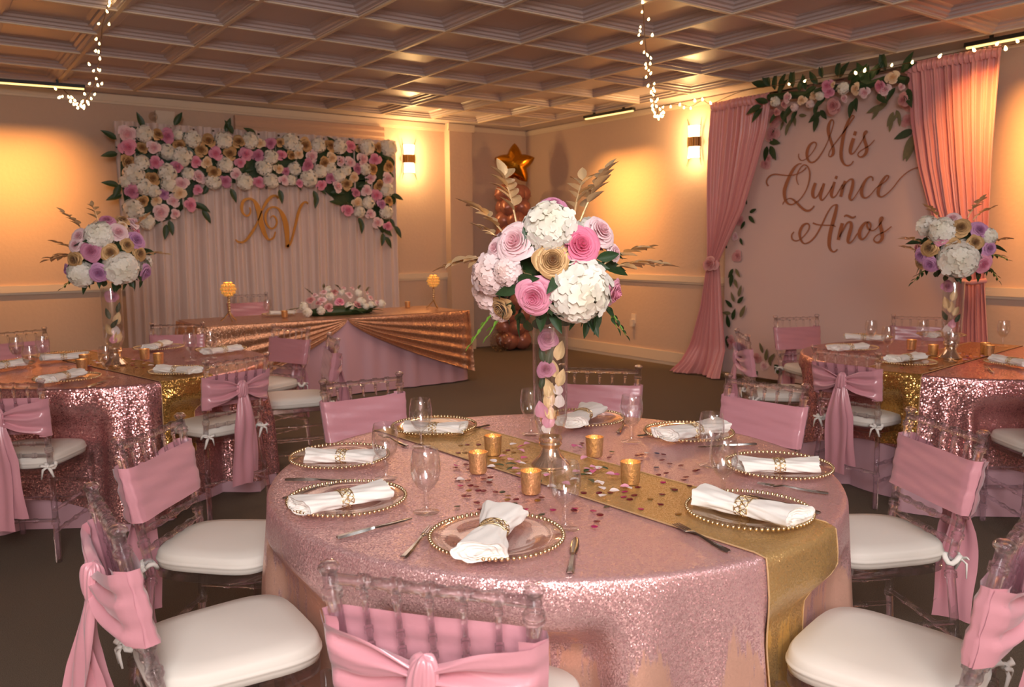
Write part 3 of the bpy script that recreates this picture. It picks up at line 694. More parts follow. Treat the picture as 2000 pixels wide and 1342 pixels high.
for k, (place, cpx, n0, n1, gpx) in enumerate(SE):
    p = at_z(*cpx, ZTOP); charger(p, 'clear charger plate with gold beaded rim '+place, 'charger plates')
    a, b = at_z(*n0, ZTOP+.02), at_z(*n1, ZTOP+.02); mid = (a+b)/2; d = b-a
    napkin(Vector((mid.x, mid.y, 0)), math.atan2(d.y, d.x), 'white napkin rolled through a gold ring '+place, 'rolled napkins', min(1.15, max(.9, d.length/.26)), k)
    goblet(at_z(*gpx, ZTOP), 'clear stemmed water goblet '+place, 'water goblets')
for me, nme, h, tip, place in (
  (fork_me, 'fork', (787, 1090), (852, 1028), SE[0][0]), (knife_me, 'knife', (1113, 1120), (1125, 1052), SE[0][0]),
  (knife_me, 'knife', (658, 1052), (803, 1014), SE[1][0]), (fork_me, 'fork', (553, 975), (655, 948), SE[1][0]),
  (knife_me, 'knife', (557, 938), (685, 939), SE[2][0]), (fork_me, 'fork', (795, 872), (757, 858), SE[2][0]),
  (fork_me, 'fork', (955, 831), (915, 842), SE[3][0]), (fork_me, 'fork', (1207, 846), (1222, 828), SE[4][0]),
  (fork_me, 'fork', (1245, 852), (1302, 847), SE[5][0]), (knife_me, 'knife', (1477, 868), (1405, 872), SE[5][0]),
  (fork_me, 'fork', (1618, 965), (1485, 950), SE[6][0]), (knife_me, 'knife', (1602, 1004), (1478, 972), SE[6][0]),
  (fork_me, 'fork', (1425, 1079), (1312, 1026), SE[7][0])):
    cutlery(me, nme, h, tip, 'steel %s %s' % (nme, place), {'knife': 'knives', 'fork': 'forks'}[nme])
for (u, v), lab in zip(((963, 888), (934, 923), (1037, 963), (1161, 891), (1231, 944)),
   ('behind another one left of the centre vase', 'left of the centre vase, nearer of the two', 'in front of the centre vase', 'right of the centre vase, farther of the two', 'right of the centre vase, nearer of the two')):
    votive(at_z(u, v, ZTOP), 'gold mercury glass votive candle '+lab, 'votives of the centre table')
# left table
for place, cpx, n0, n1 in (
  ('at the near side of the left table', (132, 742), (80, 748), (165, 728)), ('on the gold runner of the left table', (350, 728), (310, 723), (382, 727)),
  ('at the right side of the left table', (432, 686), (395, 691), (475, 681)), ('at the back right of the left table', (310, 682), (290, 682), (325, 672)),
  ('at the back left of the left table', (120, 697), (85, 702), (165, 697)), ('at the left picture edge on the left table', (8, 716), (-20, 720), (35, 712))):
    p = at_z(*cpx, ZTOP); charger(p, 'clear charger plate with gold beaded rim '+place, 'charger plates')
    a, b = at_z(*n0, ZTOP+.02), at_z(*n1, ZTOP+.02); d = b-a; mid = (a+b)/2
    napkin(Vector((mid.x, mid.y, 0)), math.atan2(d.y, d.x), 'white napkin rolled through a gold ring '+place, 'rolled napkins', 1, int(cpx[0]))
for (u, v), lab, wt in (((35, 715), 'left of two holding water at the left picture edge', True), ((62, 737), 'nearest of the three standing left on the left table', True), ((86, 712), 'tall one right of two others at the left table', False),
   ((210, 738), 'in front of the left vase', False), ((373, 705), 'between the runner and the right side of the left table', False), ((413, 700), 'nearest the head table on the left table', False)):
    goblet(at_z(u, v, ZTOP), 'clear water goblet '+lab, 'water goblets', wt)
cutlery(knife_me, 'knife', (170, 757), (206, 744), 'small knife right of the near plate on the left table', 'knives')
for (u, v), lab in (((161, 724), 'nearer of two left of the left vase'), ((166, 714), 'farther of two left of the left vase'), ((283, 702), 'farther of two right of the left vase'), ((310, 711), 'nearer of two right of the left vase')):
    votive(at_z(u, v, ZTOP), 'glowing gold votive candle '+lab, 'votives of the left table')
# right table
for place, cpx, n0, n1 in (
  ('on the gold runner of the right table', (1770, 710), (1732, 706), (1808, 697)), ('at the right picture edge on the right table', (1985, 712), (1945, 703), (2010, 714)),
  ('at the far left of the right table', (1695, 661), (1655, 660), (1720, 663)), ('at the back of the right table', (1838, 657), (1815, 658), (1850, 652)), ('at the left edge of the right table', (1664, 682), (1625, 683), (1690, 679))):
    p = at_z(*cpx, ZTOP); charger(p, 'clear charger plate with gold beaded rim '+place, 'charger plates')
    a, b = at_z(*n0, ZTOP+.02), at_z(*n1, ZTOP+.02); d = b-a; mid = (a+b)/2
    napkin(Vector((mid.x, mid.y, 0)), math.atan2(d.y, d.x), 'white napkin rolled through a gold ring '+place, 'rolled napkins', 1, int(cpx[0]))
for (u, v), lab in (((1700, 676), 'farther of two at the left of the right table'), ((1733, 692), 'nearer of two at the left of the right table'), ((1801, 676), 'at the back of the right table left of its vase'), ((1857, 706), 'in front of the right vase'), ((1958, 677), 'right of the votives against the wall')):
    goblet(at_z(u, v, ZTOP), 'clear water goblet '+lab, 'water goblets')
cutlery(fork_me, 'fork', (1940, 728), (1910, 708), 'steel fork beside the right-edge plate on the right table', 'forks'); cutlery(knife_me, 'knife', (1815, 723), (1848, 713), 'steel knife beside the runner on the right table', 'knives')
for (u, v), lab in (((1780, 683), 'farther of two left of the right vase'), ((1822, 694), 'nearer of two left of the right vase'), ((1924, 690), 'farther of two right of the right vase'), ((1931, 695), 'nearer of two right of the right vase')):
    votive(at_z(u, v, ZTOP), 'glowing gold votive candle '+lab, 'votives of the right table')
# head table things
p = Vector((2.98, 8.26, 0)); charger(p, 'charger plate on the head table before the lone chair', 'charger plates')
napkin(Vector((3.0, 8.2, 0)), R(-20), 'white rolled napkin on the head table beside a goblet', 'rolled napkins', 1, 1); goblet(Vector((2.82, 8.12, 0)), 'clear water goblet on the head table by the lone chair', 'water goblets')
votive(Vector((2.93, 7.95, 0)), 'amber votive candle at the left of the head table flowers', 'votives of the head table'); votive(Vector((4.5, 8.30, 0)), 'amber votive candle at the right of the head table flowers', 'votives of the head table')
def globe_holder(p, label):
    t = thing('candle_holder', label, 'candle holder', (p.x, p.y, ZTOP), 0, 'crystal globe candle holders')
    for k in range(3):
        q = 2*PI*k/3+.5; build(MB().tube([(.085*cos(q), .085*sin(q), .004), (.05*cos(q), .05*sin(q), .03), (0, 0, .09)], [.006, .007, .008], 6), 'foot', M['gold'], t)
    st_ = MB()
    for z in (.1, .125, .15, .175, .2, .225): st_.ball((0, 0, z), .014, 10, 6)
    build(st_, 'stem', M['gold'], t); g = MB()
    for i in range(1, 6):
        r = .062*sin(PI*i/6); z = .305-.062*cos(PI*i/6); n_ = max(5, int(2*PI*r/.028))
        for k in range(n_): g.ball((r*cos(2*PI*(k+.5*(i % 2))/n_), r*sin(2*PI*(k+.5*(i % 2))/n_), z), .0155, 8, 5)
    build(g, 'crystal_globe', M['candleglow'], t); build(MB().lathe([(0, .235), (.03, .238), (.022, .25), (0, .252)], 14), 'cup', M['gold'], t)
    l = bpy.data.lights.new('candle_flame', 'POINT'); l.energy = 1.0; l.color = (1, .55, .18); l.shadow_soft_size = .03
    o = bpy.data.objects.new('candle_flame', l); COL.objects.link(o); o.parent = t; o.location = (0, 0, .44)
globe_holder(Vector((2.38, 7.92, 0)), 'gold crystal globe candle holder on the left end of the head table'); globe_holder(Vector((4.68, 8.02, 0)), 'gold crystal globe candle holder on the right end of the head table')
# ------------------------------------------------------------------ flowers: unit meshes
def petal_grid(mb, phi, w, r0, r1, z0, z1, curl, nu=5, nv=4, seed=0, p=.8):
    def fn(u, v):
        x = (u-.5)*2; vv = v*(1-.16*x*x); sh = (.35+.65*sin(min(1, vv*1.25)*PI/2)); a = phi+x*w*sh
        r = r0+(r1-r0)*vv**p+.03*sin(x*4+seed)*vv; z = z0+(z1-z0)*vv-curl*vv**4+.02*sin(x*6+seed)*vv
        return (r*cos(a), r*sin(a), z)
    mb.grid(fn, nu, nv)
def rose_mb(seed, open_=1.0, low=False):
    r_ = random.Random(seed); mb = MB(); mb.rim = []; n_ = 14 if low else 24; nu, nv = (4, 4) if low else (7, 6)
    for i in range(n_):
        f = i/(n_-1); R_ = .07+.93*f**.9; h = .74-.46*f**1.3; w = R(86)-R(44)*f; ph = i*2.399963+r_.uniform(-.15, .15); lip = .05+.30*f; sd = r_.uniform(0, 6)
        def fn(u, v):
            x = (u-.5)*2; vv = max(0, min(1, v*(.98-(.10+.15*f)*abs(x)**1.5-.03*sin(x*5+sd)))); sp = 1+.10*x*(1-f)
            r = R_*sp*((1-(1-vv)**2.4)*.80+.20*vv**5)*(1-.30*(1-f)*vv**3); a = ph+x*w*(.45+.55*min(1, vv*1.6))
            z0_ = .02+.40*(1-f)**1.2; z = z0_+(h-z0_)*vv-lip*vv**6+.025*sin(x*4+sd)*vv
            return (r*cos(a), r*sin(a), z)
        mb.grid(fn, nu, nv); mb.rim += [j/nv for _ in range(nu+1) for j in range(nv+1)]
    k = len(mb.v); mb.lathe([(0, -.16), (.10, -.14), (.16, .0), (.10, .10), (0, .12)], 8); mb.rim += [0]*(len(mb.v)-k); return mb
def hyd_mb(seed, n=85, low=False):
    r_ = random.Random(seed); mb = MB()
    for k in range(n):
        z = 1-1.5*(k+.5)/n; rr_ = math.sqrt(max(0, 1-z*z)); a = k*2.39996; nn = Vector((rr_*cos(a), rr_*sin(a), z)).normalized()
        c = nn*.84*r_.uniform(.88, 1.04); nn2 = (nn+Vector((r_.uniform(-.35, .35), r_.uniform(-.35, .35), r_.uniform(-.2, .2)))).normalized()
        Mx = Matrix.Translation(c) @ frame_to(nn2, r_.uniform(0, 6)) @ Matrix.Scale(.25*r_.uniform(.85, 1.15), 4)
        f = MB()
        for q in range(4):
            a_ = q*PI/2; pts = [(0, 0, 0), (.42, -.46, .14), (.88, -.44, .06), (1.1, 0, .0), (.88, .44, .06), (.42, .46, .14), (.55, 0, .05)]
            ca, sa_ = cos(a_), sin(a_)
            f.add([(x*ca-y*sa_, x*sa_+y*ca, z_) for x, y, z_ in pts], [(0, 1, 6), (1, 2, 3, 6), (3, 4, 5, 6), (5, 0, 6)])
        mb.merge(f, Mx)
    mb.ball((0, 0, 0), .62, 10, 6); return mb
def leaf_mb(l=1, w=.4, fold=.12, bend=.15, nv=6):
    def fn(u, v):
        x = (u-.5)*2; ww = w/2*sin(PI*min(1, v**.75))**.85 if 0 < v < 1 else .004
        return (x*ww, v*l, fold*abs(x)*ww/(w/2+1e-6)*.6-bend*v*v)
    return MB().grid(fn, 4, nv)
FM = {}
def flower_mesh(kind, low):
    key = (kind, low, rnd.randint(0, 1))
    if key not in FM:
        if kind in 'wh': FM[key] = hyd_mb(40+key[2], 45 if low else 85).mesh('hydrangea', PET[kind], True, 60)
        else:
            q = rose_mb(7+key[2]*5, 1.0, low); me = FM[key] = q.mesh('rose', PET[kind], True, 75)
            if len(me.vertices) == len(q.rim): me.attributes.new('rim', 'FLOAT', 'POINT').data.foreach_set('value', q.rim)
    return FM[key]
leaf_me = leaf_mb().mesh('leaf', M['leaf']); leaf_lt = leaf_mb(1, .34).mesh('leaf', M['leaf_light']); leaf_dusty = leaf_mb(1, .34).mesh('leaf', M['leaf_dusty']); leaf_gold = leaf_mb(1, .56, .16, .18).mesh('leaf', M['goldpaint'])
def flower(parent, kind, pos, normal, r, low=False, name=None):
    nme = name or ('hydrangea' if kind in 'wh' else 'rose')
    Mx = Matrix.Translation(pos) @ frame_to(Vector(normal).normalized(), rnd.uniform(0, 6)) @ Matrix.Scale(r, 4)
    return obj(nme, flower_mesh(kind, low), parent, mw=Mx)
def leaf(parent, pos, direction, up, size, me=None, name='leaf'):
    y = Vector(direction).normalized(); z = Vector(up); z = (z-y*z.dot(y))
    if z.length < 1e-4: z = y.orthogonal()
    z.normalize(); x = y.cross(z); k = size
    return obj(name, me or leaf_me, parent, mw=Matrix(((x.x*k, y.x*k, z.x*k, pos[0]), (x.y*k, y.y*k, z.y*k, pos[1]), (x.z*k, y.z*k, z.z*k, pos[2]), (0, 0, 0, 1))))
def spray(parent, a, b, nleaf, lsize, me, name, bendv=(0, 0, .03), stem='goldpaint', joined=False):
    a, b = Vector(a), Vector(b); d = b-a; mid = (a+b)/2+Vector(bendv); pth = [a.lerp(mid, t).lerp(mid.lerp(b, t), t) for t in [k/8 for k in range(9)]]
    view = (CAM-a).normalized(); sd = d.cross(view).normalized()
    s_ = build(MB().tube([p-a for p in pth], [.0035]*4+[.0025]*4+[.001], 5), name, M[stem], parent, loc=a)
    for k in range(nleaf):
        t = .22+.78*k/(nleaf-1); p = a.lerp(mid, t).lerp(mid.lerp(b, t), t)-a; s = 1 if k % 2 else -1
        dr = d.normalized()*(.75 if k < nleaf-1 else 1)+sd*s*(.75 if k < nleaf-1 else .05)+Vector((rnd.uniform(-.15, .15), rnd.uniform(-.15, .15), rnd.uniform(-.1, .2)))
        leaf(s_, p, dr, view+Vector((rnd.uniform(-.35, .35), rnd.uniform(-.35, .35), rnd.uniform(-.1, .45))), lsize*rnd.uniform(.9, 1.3)*(1-.25*t), me)
    return s_
def on_dome(u, v, c, rad):
    d = ray(u, v).normalized(); oc = CAM-c; b = oc.dot(d); q = b*b-(oc.dot(oc)-rad*rad)
    t = -b-math.sqrt(q) if q > 0 else -b
    p = CAM+d*t; n_ = p-c
    if q <= 0: p = c+n_.normalized()*rad*1.02
    return p, (p-c).normalized()
def bouquet(label, base, ctop, rad, flowers, sprays, leaves_px, group, low, back=8, joined=False):
    """base: vase position; ctop: centre of the flower dome"""
    t = thing('flower_bouquet', label, 'bouquet', base, 0, group); b0 = Vector(base); sc_ = depth(ctop)/F
    inner = MB().ball((0, 0, 0), rad*.62, 14, 9); build(inner, 'moss_ball', M['leaf'], t, loc=ctop-b0)
    for k, u, v, r_ in flowers:
        p, n_ = on_dome(u, v, ctop, rad); kk = 1.16
        flower(t, k, p-b0-n_*(r_*sc_*.35), n_+Vector((0, 0, .06))+(CAM-p).normalized()*.35, r_*sc_*kk, low)
    for k in range(back):      # the side turned away
        a = YAW*-1+PI/2+R(-75+150*k/max(1, back-1)); n_ = Vector((cos(a), sin(a), rnd.uniform(-.3, .8))).normalized()
        kd = 'pwbgpwmb'[k % 8]; flower(t, kd, ctop-b0+n_*rad*.82, n_, rad*(.30 if kd == 'w' else .22), True)
    for u, v, u2, v2, s in leaves_px:
        p, n_ = on_dome(u, v, ctop, rad*.9); q, _ = on_dome(u2, v2, ctop, rad*1.0); leaf(t, p-b0, (q-p), n_+(CAM-p).normalized(), s*sc_)
    for k in range(26):        # filler leaves all round the dome
        a = rnd.uniform(0, 2*PI); zz_ = rnd.uniform(-.75, .5); n_ = Vector((cos(a)*math.sqrt(1-zz_*zz_), sin(a)*math.sqrt(1-zz_*zz_), zz_))
        tng = Vector((0, 0, -1))*(1 if zz_ < 0 else .2)+n_*.8+Vector((rnd.uniform(-.5, .5), rnd.uniform(-.5, .5), 0)); leaf(t, ctop-b0+n_*rad*.72, tng, n_, rad*rnd.uniform(.36, .5))
    for (u, v), (u2, v2), nl, ls, kind, dz in sprays:
        a, n_ = on_dome(u, v, ctop, rad*.75); e = CAM+ray(u2, v2)*((depth(a)+dz)); me = {'g': leaf_gold, 'l': leaf_lt, 'd': leaf_me}[kind]
        spray(t, a-b0, e-b0, nl, ls*sc_, me, {'g': 'gold_leaf_spray', 'l': 'bud_sprig', 'd': 'fern_sprig'}[kind], stem='goldpaint' if kind == 'g' else 'leaf_light')
    return t
# ---- vases
def vase(p, label, h=.45, s=1.0, r=.056, foot=.07):
    t = thing('glass_vase', label, 'vase', (p.x, p.y, ZTOP), 0, 'tall glass vases', s)
    f = foot
    build(MB().lathe([(r, h), (r+.001, h-.004), (r, h*.6), (r*.97, f+.085), (r*.82, f+.055), (r*.62, f+.03), (r*.60, f+.026), (r*.57, f+.03), (r*.78, f+.058), (r*.94, f+.09), (r*.965, h*.6), (r*.965, h)], 32), 'body', M['vase_glass'], t)
    build(MB().lathe([(0, f+.028), (r*.66, f+.026), (r*.70, f+.018), (r*.64, f+.010), (r*.70, f+.004), (r*.62, f-.004), (r*.5, f-.01), (r*.62, f*.5), (r*.95, .016), (r*1.12, .006), (r*1.12, .001), (0, .001)], 32), 'foot', M['mercglass'], t)
    return t
M['mercglass'] = plain('silvered_glass', C(226, 196, 170), .12, .85)
VC = at_z(1075, 908, ZTOP); VL = at_z(226, 712, ZTOP); VR = at_z(1855, 699, ZTOP)
vase(VC, 'tall clear glass vase in the middle of the centre table', .46)
vase(VL, 'tall clear glass vase on the left table', .47, 1.0, .06, .08); vase(VR, 'tall clear glass vase on the right table', .47, 1.0, .06, .08)
def over(base, v):    # point above a table position that shows at image row v
    lo, hi = .7, 2.6
    for _ in range(40):
        mid = (lo+hi)/2; d = Vector((base.x, base.y, mid))-CAM; row = 671-F*d.dot(UP)/d.dot(FW)
        if row > v: lo = mid
        else: hi = mid
    return Vector((base.x, base.y, lo))
CC = over(VC, 520); dC = depth(CC); radC = 135*dC/F
bc = bouquet('large bouquet of pink, white and gold flowers in the centre vase', VC, CC, radC, [
  ('b', 1003, 472, 42), ('w', 1074, 438, 50), ('m', 1080, 398, 27), ('P', 1135, 478, 42), ('b', 1176, 450, 36), ('b', 965, 484, 22), ('b', 1203, 492, 20), ('g', 1079, 508, 34),
  ('h', 953, 538, 42), ('h', 938, 578, 34), ('h', 985, 530, 26), ('g', 976, 606, 27), ('p', 1041, 583, 38), ('w', 1138, 574, 60), ('p', 1217, 580, 30), ('h', 965, 620, 22)],
  [((1010, 440), (984, 345), 11, 46, 'g', .05), ((985, 460), (918, 402), 11, 42, 'g', .0), ((960, 510), (878, 520), 11, 46, 'g', .0), ((985, 520), (1040, 550), 6, 36, 'g', -.03), ((1135, 430), (1184, 336), 12, 46, 'g', .03), ((1120, 430), (1138, 352), 9, 42, 'g', .05),
   ((1190, 530), (1290, 520), 11, 44, 'g', .0), ((1175, 520), (1258, 488), 9, 40, 'g', .02), ((960, 470), (942, 450), 5, 34, 'g', 0),
   ((960, 610), (920, 672), 7, 24, 'l', 0), ((985, 620), (955, 655), 5, 26, 'l', 0), ((1195, 600), (1222, 655), 9, 20, 'd', 0), ((1180, 590), (1205, 640), 8, 20, 'd', 0), ((1170, 500), (1210, 505), 6, 24, 'd', 0)],
  [(1040, 500, 1030, 470, 55), (1095, 540, 1110, 500, 55), (1120, 520, 1150, 540, 50), (1015, 560, 985, 570, 52), (1060, 560, 1075, 610, 60), (1065, 610, 1070, 665, 60), (1090, 610, 1095, 650, 55), (1030, 625, 1030, 665, 50), (1160, 630, 1175, 655, 45), (1200, 620, 1195, 648, 40), (1000, 590, 990, 640, 55), (1165, 505, 1190, 500, 50), (1010, 545, 1040, 545, 50), (1150, 630, 1148, 645, 40), (1100, 615, 1120, 655, 62), (1050, 620, 1050, 672, 60), (1020, 610, 1005, 655, 58), (1180, 615, 1190, 650, 52), (1095, 535, 1085, 550, 50), (985, 560, 965, 600, 50)],
  'table bouquets', False)
# what stands inside the centre vase
def inside(base, items, parent):
    for kind, u, v, s, a in items:
        p = over(base, v); off = ray(u, v).normalized(); p = CAM+off*((p-CAM).dot(off)); p = Vector((p.x, p.y, p.z))-Vector(base); sc_ = depth(base)/F
        if kind in 'pmbgvh': flower(parent, kind, p, (CAM-base).normalized()+Vector((0, 0, .2)), s*sc_, False)
        elif kind == 'G': leaf(parent, p-Vector((0, 0, s*sc_*.5)), Vector((RT.x*sin(a), RT.y*sin(a), cos(a))), CAM-base, s*sc_*.9, leaf_gold, 'gold_leaf')
        elif kind == 'L': leaf(parent, p-Vector((0, 0, s*sc_*.5)), Vector((RT.x*sin(a), RT.y*sin(a), cos(a))), CAM-base, s*sc_, leaf_me, 'leaf')
        elif kind == 'W': leaf(parent, p-Vector((0, 0, s*sc_*.5)), Vector((RT.x*sin(a), RT.y*sin(a), cos(a))), CAM-base, s*sc_, white_petal, 'petal')
        elif kind == 'K': leaf(parent, p-Vector((0, 0, s*sc_*.5)), Vector((RT.x*sin(a), RT.y*sin(a), cos(a))), CAM-base, s*sc_, pink_petal, 'petal')
white_petal = leaf_mb(1, .8, .2, .2).mesh('petal', plain('white_rose_petal', C(244, 228, 222), .6)); pink_petal = leaf_mb(1, .8, .2, .2).mesh('petal', plain('pink_rose_petal', C(232, 160, 182), .6)); hot_petal = leaf_mb(1, .8, .25, .25).mesh('petal', plain('hot_rose_petal', C(222, 104, 150), .6))
inside(VC, [('m', 1070, 663, 25, 0), ('L', 1062, 690, 34, -.2), ('L', 1070, 695, 36, .2), ('m', 1066, 722, 22, 0), ('G', 1088, 682, 44, .25), ('G', 1084, 716, 42, -.2), ('G', 1090, 735, 40, .3), ('G', 1078, 755, 46, -.3), ('G', 1070, 775, 46, .15), ('G', 1080, 800, 40, -.4), ('G', 1066, 760, 36, .4), ('W', 1091, 783, 28, .1), ('K', 1060, 800, 34, -.2), ('K', 1066, 820, 32, .4), ('W', 1062, 834, 24, .5), ('W', 1092, 760, 24, -.2), ('L', 1056, 745, 30, .2)], bc)
CL = over(VL, 497); radL = 78*depth(CL)/F
bl = bouquet('round bouquet of mauve, gold and white flowers on the left vase', VL, CL, radL, [
  ('m', 176, 490, 21), ('g', 216, 493, 17), ('w', 240, 527, 32), ('w', 192, 456, 26), ('b', 232, 452, 20), ('v', 268, 468, 20), ('v', 193, 535, 20), ('v', 287, 534, 18), ('w', 153, 540, 24), ('b', 152, 460, 17), ('b', 145, 478, 15), ('g', 142, 508, 17), ('v', 132, 530, 15), ('g', 250, 478, 14), ('m', 208, 428, 15), ('g', 240, 428, 15), ('g', 275, 495, 15), ('c', 240, 438, 10), ('b', 262, 432, 16)],
  [((165, 455), (126, 418), 8, 22, 'g', 0), ((190, 430), (181, 404), 6, 20, 'g', .02), ((150, 500), (97, 508), 8, 22, 'g', 0), ((140, 490), (108, 474), 6, 20, 'g', 0), ((275, 500), (320, 497), 6, 22, 'g', 0), ((265, 450), (285, 425), 6, 20, 'g', 0), ((150, 550), (122, 563), 7, 14, 'd', 0)],
  [(180, 545, 175, 572, 26), (205, 545, 200, 572, 28), (230, 555, 235, 575, 26), (255, 550, 262, 570, 24), (280, 545, 284, 562, 22), (160, 545, 150, 572, 24)], 'table bouquets', False, 6)
inside(VL, [('m', 218, 580, 15, 0), ('L', 228, 600, 22, .3), ('L', 214, 612, 24, -.3), ('G', 225, 620, 30, .3), ('G', 219, 640, 28, -.5), ('G', 228, 655, 30, .2), ('L', 216, 630, 22, .7), ('W', 226, 645, 20, 0), ('K', 219, 662, 18, .3)], bl)
CR = over(VR, 482); radR = 80*depth(CR)/F
br = bouquet('round bouquet of lavender, gold and white flowers on the right vase', VR, CR, radR, [
  ('g', 1877, 443, 19), ('w', 1838, 448, 26), ('v', 1915, 448, 18), ('g', 1906, 473, 16), ('g', 1863, 480, 15), ('w', 1873, 510, 36), ('p', 1838, 463, 17), ('v', 1815, 518, 17), ('p', 1922, 517, 20), ('v', 1796, 500, 16), ('g', 1812, 485, 18), ('v', 1935, 485, 15), ('b', 1860, 425, 15), ('w', 1935, 460, 15), ('g', 1795, 515, 14)],
  [((1835, 430), (1812, 405), 7, 20, 'g', 0), ((1890, 425), (1915, 393), 7, 20, 'g', 0), ((1900, 430), (1932, 410), 7, 20, 'g', 0), ((1810, 480), (1770, 468), 8, 20, 'g', 0), ((1805, 500), (1768, 485), 7, 18, 'g', 0), ((1930, 480), (1965, 468), 7, 18, 'g', 0), ((1925, 500), (1968, 508), 8, 14, 'd', 0), ((1925, 520), (1950, 548), 8, 14, 'd', 0), ((1810, 530), (1785, 550), 7, 16, 'd', 0)],
  [(1850, 535, 1842, 555, 24), (1890, 535, 1895, 553, 24), (1910, 535, 1915, 550, 22), (1830, 530, 1822, 550, 22), (1915, 480, 1930, 490, 22)], 'table bouquets', False, 6)
inside(VR, [('m', 1850, 560, 14, 0), ('G', 1860, 575, 26, .3), ('G', 1852, 590, 28, -.3), ('G', 1862, 605, 24, .5), ('L', 1850, 615, 22, -.5), ('L', 1866, 620, 20, .5), ('K', 1858, 632, 18, .2), ('W', 1850, 642, 18, 0), ('G', 1856, 598, 26, .1)], br)

# ---- head table centrepiece
hz = 8.0; t = thing('flower_centrepiece', 'low spreading centrepiece of blush and white roses on the head table', 'centrepiece', (3.55, hz, ZTOP))
b0 = Vector((3.55, hz, ZTOP)); sc_ = depth(b0)/F
for k in range(46):
    a = rnd.uniform(0, 2*PI); rr_ = rnd.uniform(.1, 1); leaf(t, Vector((.40*rr_*cos(a), .16*rr_*sin(a), .02+.05*rnd.random()*(1-rr_))), Vector((cos(a), .5*sin(a), rnd.uniform(-.12, .5))), Vector((0, 0, 1)), rnd.uniform(.09, .15))
build(MB().ball((0, 0, .03), 1, 16, 8, (.38, .14, .06)), 'moss_bed', M['leaf'], t)
for k, x, y, r_ in (('w', 300, 530, 70), ('w', 370, 640, 75), ('k', 430, 430, 75), ('w', 610, 610, 70), ('b', 620, 440, 85), ('k', 745, 560, 85), ('b', 660, 290, 65), ('w', 730, 230, 55), ('w', 760, 360, 75), ('k', 850, 290, 75), ('p', 940, 460, 90), ('w', 970, 290, 55), ('b', 1100, 340, 80), ('b', 1160, 220, 50), ('w', 1270, 300, 65), ('w', 1110, 540, 80), ('k', 1250, 520, 85), ('w', 1320, 450, 80), ('w', 1400, 540, 60), ('b', 1480, 390, 65), ('w', 1500, 500, 60), ('b', 1600, 480, 70), ('w', 1680, 490, 70), ('k', 560, 480, 50), ('b', 500, 340, 50), ('b', 1010, 220, 50), ('b', 1420, 300, 45)):
    u, v = 560+x/9.09, 540+y/9.09; h = max(0, (700-y)/700); p = at_y(u, v, hz-.13+.22*h); n_ = Vector(((p.x-3.55)*1.3, -.8+h*.6, .25+h))
    flower(t, k, p-b0, n_, r_/9.09*sc_*1.25, True)
for (x, y), (x2, y2) in (((480, 340), (360, 240)), ((650, 240), (660, 180)), ((960, 240), (890, 170)), ((1270, 240), (1290, 190)), ((1400, 300), (1450, 210)), ((250, 560), (40, 600))):
    a = at_y(560+x/9.09, 540+y/9.09, hz); e = at_y(560+x2/9.09, 540+y2/9.09, hz); spray(t, a-b0, e-b0, 6, .05, leaf_dusty, 'dried_sprig', (0, 0, .01), 'leaf_dusty')
# ------------------------------------------------------------------ XV backdrop
DY = 9.60
a, b = at_y(228, 262, DY), at_y(768, 285, DY); zt = 2.80
def drape(u, v):
    x = a.x-.02+(b.x-a.x+.05)*u; z = zt-(zt-.015)*v; ph = u*PI*2*30
    y = DY+.030*sin(ph+1.1*sin(u*17))+.018*sin(u*PI*2*13+1)+.006*sin(ph*2.3+v*2)
    return (x+.02*sin(v*3+u*11)*v, y, z)
t = thing('drape_backdrop', 'white pleated drape hanging behind the head table', 'drape', ((a.x+b.x)/2, DY, 0)); tl = t.location
build(MB().grid(lambda u, v: tuple(Vector(drape(u, v))-tl), 420, 14), 'curtain_panel', M['white_drape'], t, True, None)
build(MB().tube([(a.x+.02-tl.x, .05, zt-.03), (b.x-.02-tl.x, .05, zt-.03)], .014, 8), 'rod', M['steel'], t)
for x in (a.x+.12, b.x-.12): build(MB().tube([(x-tl.x, .06, 0), (x-tl.x, .06, zt-.02)], .016, 8), 'pole', M['steel'], t)
# flower arch
FY = 9.46; sc_ = 1
Z1 = [(795, 260, 'b', 55), (900, 262, 'w', 48), (985, 265, 'g', 35), (1040, 275, 'm', 45), (1120, 335, 'g', 42), (1200, 295, 'w', 48), (800, 345, 'p', 50), (890, 345, 'g', 38), (960, 345, 'b', 40), (1040, 372, 'w', 45), (1135, 405, 'w', 55), (795, 435, 'g', 46), (885, 440, 'w', 42), (970, 440, 'p', 43), (1105, 465, 'm', 38), (1225, 435, 'p', 34), (1290, 440, 'c', 36), (1255, 360, 'g', 42), (1300, 305, 'g', 42), (1345, 385, 'p', 42), (1395, 300, 'w', 48), (1435, 385, 'g', 42), (1490, 310, 'g', 42), (1560, 300, 'w', 44), (1535, 390, 'p', 40), (1500, 440, 'p', 32), (1405, 455, 'w', 44), (1335, 500, 'g', 40), (1235, 530, 'b', 45), (1330, 560, 'w', 44), (1405, 555, 'm', 38), (1475, 515, 'b', 36), (1525, 560, 'w', 46), (1045, 505, 'w', 50), (950, 540, 'g', 42), (830, 515, 'w', 58), (900, 590, 'w', 48), (820, 620, 'm', 44), (1050, 575, 'w', 42), (1130, 575, 'b', 45), (1020, 635, 'v', 33), (890, 680, 'g', 36), (975, 675, 'c', 34), (1080, 680, 'b', 40), (830, 730, 'w', 56), (1000, 750, 'b', 50), (1185, 705, 'p', 40), (1090, 760, 'b', 32), (830, 815, 'b', 32), (915, 810, 'w', 44), (1235, 610, 'p', 30), (1120, 630, 'c', 40), (1110, 265, 'w', 30), (780, 560, 'w', 34), (960, 620, 'w', 36), (1175, 510, 'w', 36)]
